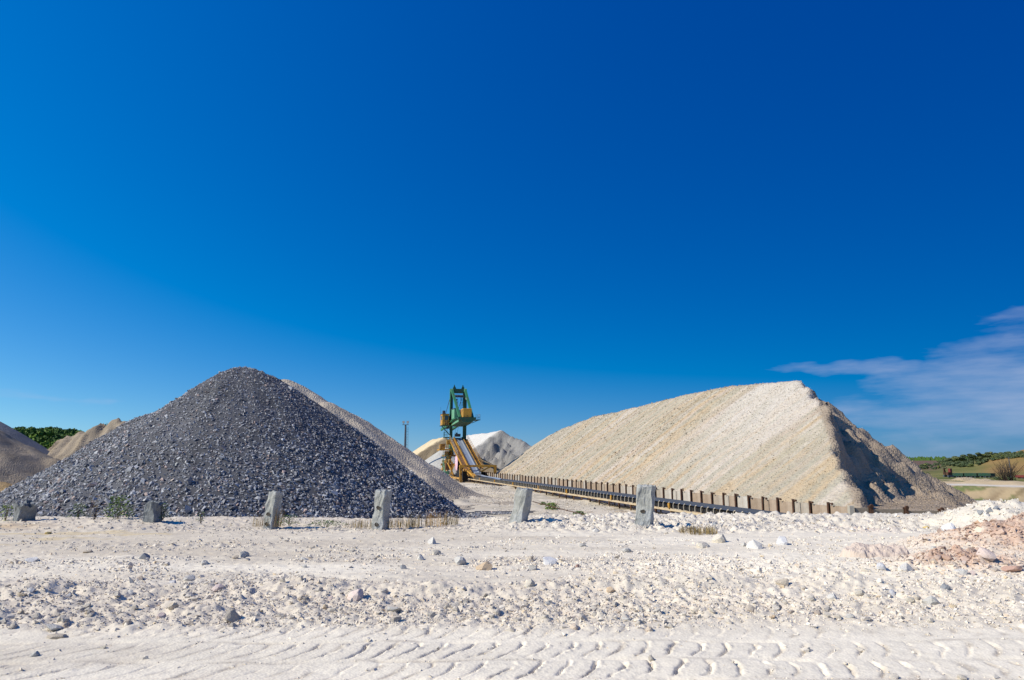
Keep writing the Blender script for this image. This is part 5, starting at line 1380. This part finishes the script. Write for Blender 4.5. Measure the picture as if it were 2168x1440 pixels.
weed("weed", "low green weed at the left of the dark pile's foot", "weed", 165, 1094, 17.9, .30, .32, 150, M_WEED, .03, False, 11, G1)
weed("weed", "bushiest green weed in front of the dark pile's left slope", "weed", 250, 1094, 17.8, .42, .52, 420, M_WEED, .035, False, 12, G1)
weed("weed", "green weed leaning on the buried concrete stub", "weed", 345, 1096, 17.7, .18, .35, 130, M_WEED, .03, False, 13, G1)
weed("weed", "yellowish thin weed between two green ones at the dark pile's foot", "weed", 200, 1098, 17.7, .25, .55, 120, M_DRY, .02, False, 14, G1)
weed("weed", "sparse green weed at the far left edge of the berm", "weed", 10, 1102, 17.8, .30, .38, 130, M_WEED, .03, False, 15, G1)
weed("weed", "green weed at the foot of the left upright post", "weed", 612, 1109, 17.5, .32, .22, 190, M_WEED, .025, False, 16, G1)
weed("weed", "flat green weed patch midway between the upright posts", "weed", 690, 1112, 17.5, .55, .12, 260, M_WEED, .025, False, 17, G1)
weed("weed", "thin green weed behind the berm under the dark pile", "weed", 425, 1104, 17.6, .14, .28, 60, M_WEED, .025, False, 18, G1)
G2 = "dry grass tufts on the berm"
for i, (px, py, r, h, n, lab) in enumerate([
    (556, 1112, .26, .30, 100, "dry grass tuft left of the left upright post"),
    (590, 1112, .16, .55, 70, "tall dry stalks against the left upright post"),
    (770, 1114, .45, .20, 160, "low dry grass left of the tallest post"),
    (845, 1114, .35, .26, 150, "dry grass tuft just right of the tallest post"),
    (888, 1113, .30, .34, 110, "taller dry grass tuft in the middle right of the tallest post"),
    (925, 1111, .30, .42, 100, "dry grass with upright stalks by the dark pile's right foot"),
    (955, 1108, .2, .25, 80, "short dry grass tuft at the very tip of the dark pile")]):
    weed("grass_tuft", lab, "grass", px, py, 17.55, r, h, n, M_DRY, .0045, True, 30 + i, G2)
q = ground_at_px(1475, 1128)
t_ = weed("grass_tuft", "flattened straw-coloured grass tuft near the cream boulders", "grass", 1478, 1128, q.y, .42, .16, 420, M_DRY, .006, True, 41, G2, zadj=q.z)
weed("grass_tuft", "green grass blades at the right edge behind the chalk mound", "grass", 2150, 1098, 18.6, .35, .34, 60, M_WEED, .012, True, 42)
G3 = "weeds beside the conveyor"
def fz_at(px, Y): 
    x = (px - CX) / F * Y * 1.03; return float(ground(np.array([x]), np.array([Y]))[0])
for i, (px, Y, r, h, n, lab) in enumerate([
    (1168, 66, .9, .6, 500, "pale green weed clump farthest of those beside the conveyor"),
    (1225, 57, .8, .5, 380, "green clump at the left of the row beside the conveyor"),
    (1240, 55, .9, .45, 420, "low broad-leaved clump in the middle of the conveyor row"),
    (1272, 54, .7, .45, 300, "small clump in the row under the conveyor legs"),
    (1302, 49, .9, .8, 500, "tall green clump nearest the conveyor's bend in the cable"),
    (1330, 47, .8, .6, 380, "weed clump just left of the thick concrete post"),
    (1150, 72, .5, .3, 120, "tiny weed near the leaning concrete post's top")]):
    pt = at(px, 1080, Y); zz = float(ground(np.array([pt.x]), np.array([Y]))[0])
    weed("weed_clump", lab, "weed", px, 1080, Y, r, h, n, M_WEED, .09, False, 60 + i, G3, zadj=zz)
# dry stalks poking in front of the belt
pt = at(1470, 1102, 24); zz = float(ground(np.array([pt.x]), np.array([24.0]))[0])
for i, (px, Y) in enumerate(((1462, 27), (1500, 26), (1530, 27))):
    pt = at(px, 1100, Y); zz = gz(pt.x, Y)
    weed("grass_tuft", ["thin dry stalks before the belt, nearest the thick post", "thin dry stalks before the belt, middle of three", "thin dry stalks before the belt, farthest from the thick post"][i], "grass", px, 1100, Y, .5, at(px, 1066, Y).z - zz, 22, M_DRY, .008, True, 80 + i, "dry stalks before the belt", zadj=zz)
# rusty cable lying on the slope
m = MB(); pp = []
for px, py, Y in ((1128, 1062, 62), (1165, 1072, 58), (1205, 1082, 54), (1250, 1093, 50), (1290, 1101, 47), (1312, 1106, 46)):
    p = at(px, py, Y); pp.append((p.x, p.y, max(p.z, gz(p.x, p.y) + 0.03)))
m.tube(pp, 0.035, 5); tag(m.build("cable", M_RUST), "thin rusty cable running down the slope beside the weeds", "cable")

# ------------------------------------------------------------------ trees
def crown_mesh(name, seed, n=420, leaf=0.55, flat=0.8, lobes=7):
    rr = random.Random(seed); b = MB(); L = []
    for i in range(lobes):
        a = rr.uniform(0, 6.28); d = rr.uniform(0, .55); L.append((Vector((d * math.cos(a), d * math.sin(a), rr.uniform(-.35, .45))), rr.uniform(.32, .58)))
    for i in range(n):
        c, r = L[i % lobes]; v = Vector((rr.gauss(0, 1), rr.gauss(0, 1), rr.gauss(0, 1) + .25)).normalized()
        p = c + v * r * rr.uniform(.72, 1.05); p.z *= flat
        nrm = (v + Vector((rr.gauss(0, .5), rr.gauss(0, .5), rr.gauss(0, .5)))).normalized(); t = nrm.orthogonal().normalized()
        t = (Matrix.Rotation(rr.uniform(0, 6.28), 3, nrm) @ t) * leaf * .16 * rr.uniform(.6, 1.4); s = nrm.cross(t) * .8
        b.add([p - t, p + s, p + t, p - s], [(0, 1, 2, 3)])
    return b.mesh(name)
CRW = [crown_mesh("crown", 900 + i, 1000, 0.62, 0.8, 9) for i in range(5)]
for me in CRW: me.materials.append(M_LEAF)
TR = MB().tube([(0, 0, -1.5), (0.02, 0, 0.3), (0.0, 0.03, 0.75)], 0.05, 6, 0.02).tube([(0, 0, .3), (.3, .1, .7)], 0.02, 4, 0.01).tube([(0, 0, .35), (-.28, .05, .75)], 0.02, 4, 0.01).mesh("trunk"); TR.materials.append(M_BARK)
def tree(x, y, z, w, h, label, group, name="tree", crown=None):
    root = empty(name, (x, y, z)); tag(root, label, "tree", group)
    c = link("crown", crown or random.choice(CRW), None, root); c.location = (0, 0, h * .58); c.scale = (w / 1.7, w / 1.7, h / 1.75 * 1.0); c.rotation_euler = (0, 0, random.uniform(0, 6.28))
    t = link("trunk", TR, None, root); t.scale = (h, h, h)
    return root
rt = random.Random(5)
cnt = 0
for row, (Y, py_top) in enumerate(((245, 952), (262, 943), (280, 934), (300, 925), (322, 918), (346, 913), (372, 908), (400, 904))):
    px = -60 + rt.uniform(0, 15)
    while px < 262:
        hh = rt.uniform(6.5, 9.0) * (1 + 0.0 * row); w = rt.uniform(7, 10)
        sky_y = np.interp(px, [-60, 0, 30, 110, 125, 140, 170, 200, 260], [896, 896, 898, 901, 909, 904, 910, 921, 930])
        top = max(py_top + rt.uniform(-3, 3), sky_y + rt.uniform(-1, 4))
        p = at(px, top, Y); zz = p.z - hh
        gzz = float(far_ground(np.array([p.x]), np.array([p.y]))[0])
        tree(p.x, p.y, min(zz, gzz + 40) if zz < gzz + 1.2 else gzz, w, max(hh, p.z - gzz), ("%s green tree in the %s of the wood, %s" % ("broad" if w > 9 else "round" if w > 8 else "slim", ["front edge", "front edge", "lower slope", "lower slope", "middle", "upper slope"][row], "above the grey pile" if px < 60 else "beyond the two left piles" if px < 150 else "behind the gullied sand pile")) if row < 6 else ("%s tree on the wood's skyline, %s" % ("broad" if w > 8.5 else "narrow", "at the left edge" if px < 40 else "left of the dip" if px < 115 else "right of the dip" if px < 170 else "beside the gullied pile")), "trees of the wood" if row < 6 else "skyline trees of the wood"); cnt += 1
        px += w / Y * F * rt.uniform(.48, .75)
print('wood trees', cnt)
p = at(222, 903, 260); tree(p.x, p.y, float(far_ground(np.array([p.x]), np.array([p.y]))[0]), 2.6, at(222, 893, 260).z - float(far_ground(np.array([p.x]), np.array([p.y]))[0]), "lone tree top peeking over the gullied sand pile", None)
# scrub on the right-hand hill
BUSH = [crown_mesh("bush", 950 + i, 560, 0.75, 0.7, 6) for i in range(4)]
for me in BUSH: me.materials.append(M_BUSH)
def bush(px, py, Y, wpx, hpx, label, group):
    p = at(px, py, Y); g = float(far_ground(np.array([p.x]), np.array([p.y]))[0])
    o = link("bush", random.choice(BUSH), None); w = wpx / F * Y; h = hpx / F * Y
    o.location = (p.x, p.y, p.z + h * .35); o.scale = (w / 1.8, w / 1.8, h / 1.25); o.rotation_euler = (0, 0, random.uniform(0, 6.28)); tag(o, label, "bush", group)
def hill_px(px, py):
    # march along the view ray until it meets the ground
    x = (px - CX) / F; y = (CY - py) / F; s, c = math.sin(PITCH), math.cos(PITCH); dy = c - y * s; dz = s + y * c
    Ys = np.linspace(150, 1400, 2500); t = Ys / dy; X = x * t; Z = CH + dz * t
    g = far_ground(X, Ys); k = np.where(g > Z)[0]
    if len(k) == 0: return None
    return Vector((X[k[0]], Ys[k[0]], g[k[0]]))
def bush2(px, py, wpx, hpx, label, group, Yd=None):
    p = hill_px(px, py)
    if p is None or Yd: p = at(px, py, Yd or 700)
    w = wpx / F * p.y; h = hpx / F * p.y
    o = link("bush", random.choice(BUSH), None); o.location = (p.x, p.y, p.z + h * .42); o.scale = (w / 1.75, w / 1.75, h / 1.2); o.rotation_euler = (0, 0, random.uniform(0, 6.28)); tag(o, label, "bush", group)
rb = random.Random(12)
for i in range(250):
    px = rb.uniform(1992, 2200)
    top = np.interp(px, [1992, 2010, 2040, 2070, 2100, 2130, 2200], [977, 971, 965, 962, 960, 960, 956])
    bot = np.interp(px, [1992, 2010, 2040, 2065, 2090, 2130, 2200], [984, 988, 991, 990, 978, 972, 970])
    py = rb.uniform(top + 4, bot)
    hz = "along the hill's skyline" if py < top + 9 else "at the bottom edge of the scrub" if py > bot - 4 else "midway up the scrub"
    wz = "its left end" if px < 2020 else "above the green wagons' left end" if px < 2048 else "above the middle wagon" if px < 2078 else "above the last green wagon" if px < 2106 else "below the tallest round bush" if px < 2135 else "near the right edge"
    w_ = rb.uniform(9, 17); sz = "broad" if w_ > 14.5 else "small" if w_ < 11.5 else "rounded"
    bush2(px, py, w_, rb.uniform(6, 9.5), "%s grey-green bush %s, %s" % (sz, hz, wz), "scrub on the hill")
for i in range(46):
    px = rb.uniform(1902, 2000); py = rb.uniform(986, 995) + (0 if px > 1925 else 1)
    bush2(px, py, rb.uniform(6, 13), rb.uniform(4, 8), "dark green bush in the thicket at the hill's left foot", "thicket at the hill foot")
bush2(2119, 970, 15, 13, "tallest round bush standing on the hill's skyline", None)
for (px, py, w, h, lab) in ((1965, 1005, 9, 5, "single dark bush in the green field"), (1951, 1003, 5, 3, "tiny bush left of the single dark bush in the field"), (2010, 1012, 9, 8, "bush at the foot of the rusty excavator"), (2050, 1010, 12, 7, "grey-green bush before the green wagons"), (1990, 992, 6, 5, "small round bush below the thicket's right end")):
    bush2(px, py, w, h, lab, None)
for i in range(10):
    bush2(2108 + i * 4.5, 1017 + rb.uniform(-2, 1), rb.uniform(8, 12), rb.uniform(6, 10), "low green shrub beneath the bare shrub by the far road", "shrubs under the bare shrub", Yd=rb.uniform(120, 135))
# bare shrub
p = at(2133, 1020, 122); root = empty("bare_shrub", (p.x, p.y, p.z)); tag(root, "leafless brown shrub fanning out beside the far road", "shrub")
m = MB(); rs = random.Random(3)
for i in range(85):
    a = rs.uniform(0, 6.28); t = rs.gauss(0, .5); L = rs.uniform(1.6, 4.2); d = Vector((math.sin(t), math.sin(rs.gauss(0, .4)), math.cos(t))).normalized()
    p0 = Vector((rs.gauss(0, .5), rs.gauss(0, .4), 0)); m.tube([p0, p0 + d * L * .55, p0 + d * L + Vector((rs.gauss(0, .3), 0, rs.gauss(0, .2)))], 0.035, 4, 0.012)
    for k in range(3):
        q = p0 + d * L * rs.uniform(.4, .9); m.tube([q, q + (d + Vector((rs.gauss(0, .6), rs.gauss(0, .6), rs.gauss(0, .3)))).normalized() * rs.uniform(.4, 1.1)], 0.02, 3, 0.01)
m.build("branch", M_TWIG, root)
# distant treeline and grid of far woods
def far_line():
    b = MB(); r = random.Random(9)
    for i in range(420):
        px = 1700 + i * 1.6; 
        if r.random() < .12: continue
        Y = 3200 + r.uniform(-200, 200); p = at(px, 975.0, Y); h = r.uniform(6, 20); w = r.uniform(5, 12)
        b.add([(p.x - w, p.y, -14), (p.x + w, p.y, -14), (p.x + w * .9, p.y + 8, h * .55 - 8), (p.x + r.uniform(-.4, .4) * w, p.y + 6, h - 8), (p.x - w * .9, p.y + 8, h * .6 - 8), (p.x, p.y + 30, -14)], [(0, 1, 2, 3, 4), (1, 5, 3, 2), (5, 0, 4, 3)])
    o = b.build("treeline", M_LEAF); tag(o, "thin dark line of far trees on the horizon", kind='stuff')
far_line()

# ------------------------------------------------------------------ far vehicles and poles
tp0 = at(2017, 1010.5, 330); tp1 = at(2061, 1011, 322); 
def wagon(px0, px1, Y, mat, label, pyb=1011, pyt=1001.5):
    a = at(px0, pyb, Y); b = at(px1, pyb, Y - 6); d = Vector((b.x - a.x, b.y - a.y, 0)); L = d.length; yaw = math.atan2(d.y, d.x); h = at(px0, pyt, Y).z - a.z
    root = empty("wagon", (a.x, a.y, a.z), yaw); tag(root, label, "railway wagon", "wagons on the far siding")
    body = MB().box(0.2, L - .2, -1.5, 1.5, h * .35, h).build("body", mat, root)
    for i in range(9): x = .5 + i * (L - 1.2) / 8; MB().box(x, x + .18, -1.58, -1.503, h * .36, h * .97).build("rib", mat, body)
    MB().box(0.1, L - .1, -1.2, 1.2, h * .27, h * .345).build("underframe", M_DGREY, root)
    for x in (1.2, 2.8, L - 2.8, L - 1.2): MB().disc((x, 0, h * .14), (0, 1, 0), h * .13, 2.6, 10).build("wheel", M_DGREY, root)
wagon(2017, 2045, 330, M_WAGON, "dark green open wagon nearest the rusty excavator")
wagon(2046, 2074, 324, M_WAGON, "green open wagon in the middle of the siding")
wagon(2075, 2104, 318, M_WAGON, "green open wagon half behind the bare shrub")
wagon(2154, 2184, 300, M_RED, "dark red wagon at the right edge of the picture", 1013, 1006)
ep = at(2008, 1010, 300); ex = empty("excavator", (ep.x, ep.y, ep.z), 0.3); tag(ex, "small rusty red excavator parked beside the green wagons", "excavator")
MB().box(-1.4, 1.4, -1.3, -.7, 0, .8).box(-1.4, 1.4, .7, 1.3, 0, .8).build("track", M_DGREY, ex)
MB().box(-1.2, 1.1, -1.1, 1.1, .85, 2.0).build("body", M_RUST, ex); MB().box(.1, 1.15, -1.1, 0, 2.01, 3.6).build("cab", M_RED, ex)
MB().beam((-1.0, .3, 1.8), (-1.7, .3, 3.6), .35).beam((-1.7, .3, 3.6), (-2.2, .3, 1.2), .3).build("boom", M_RUST, ex)
def pole(px, py0, py1, Y, r, label, arm=False):
    a = at(px, py1, Y); h = at(px, py0, Y).z - a.z; o = empty("utility_pole", (a.x, a.y, a.z)); tag(o, label, "pole")
    MB().tube([(0, 0, -1), (0, 0, h)], r, 6, r * .6).build("shaft", M_DGREY, o); MB().box(-.7, .7, -.06, .06, h - .5, h - .35).build("crossarm", M_DGREY, o)
pole(2141, 967, 1012, 250, .2, "thin pole rising behind the bare shrub")
pole(1934.5, 969, 976, 1500, .8, "faint mast on the horizon above the brown field")
print('done')
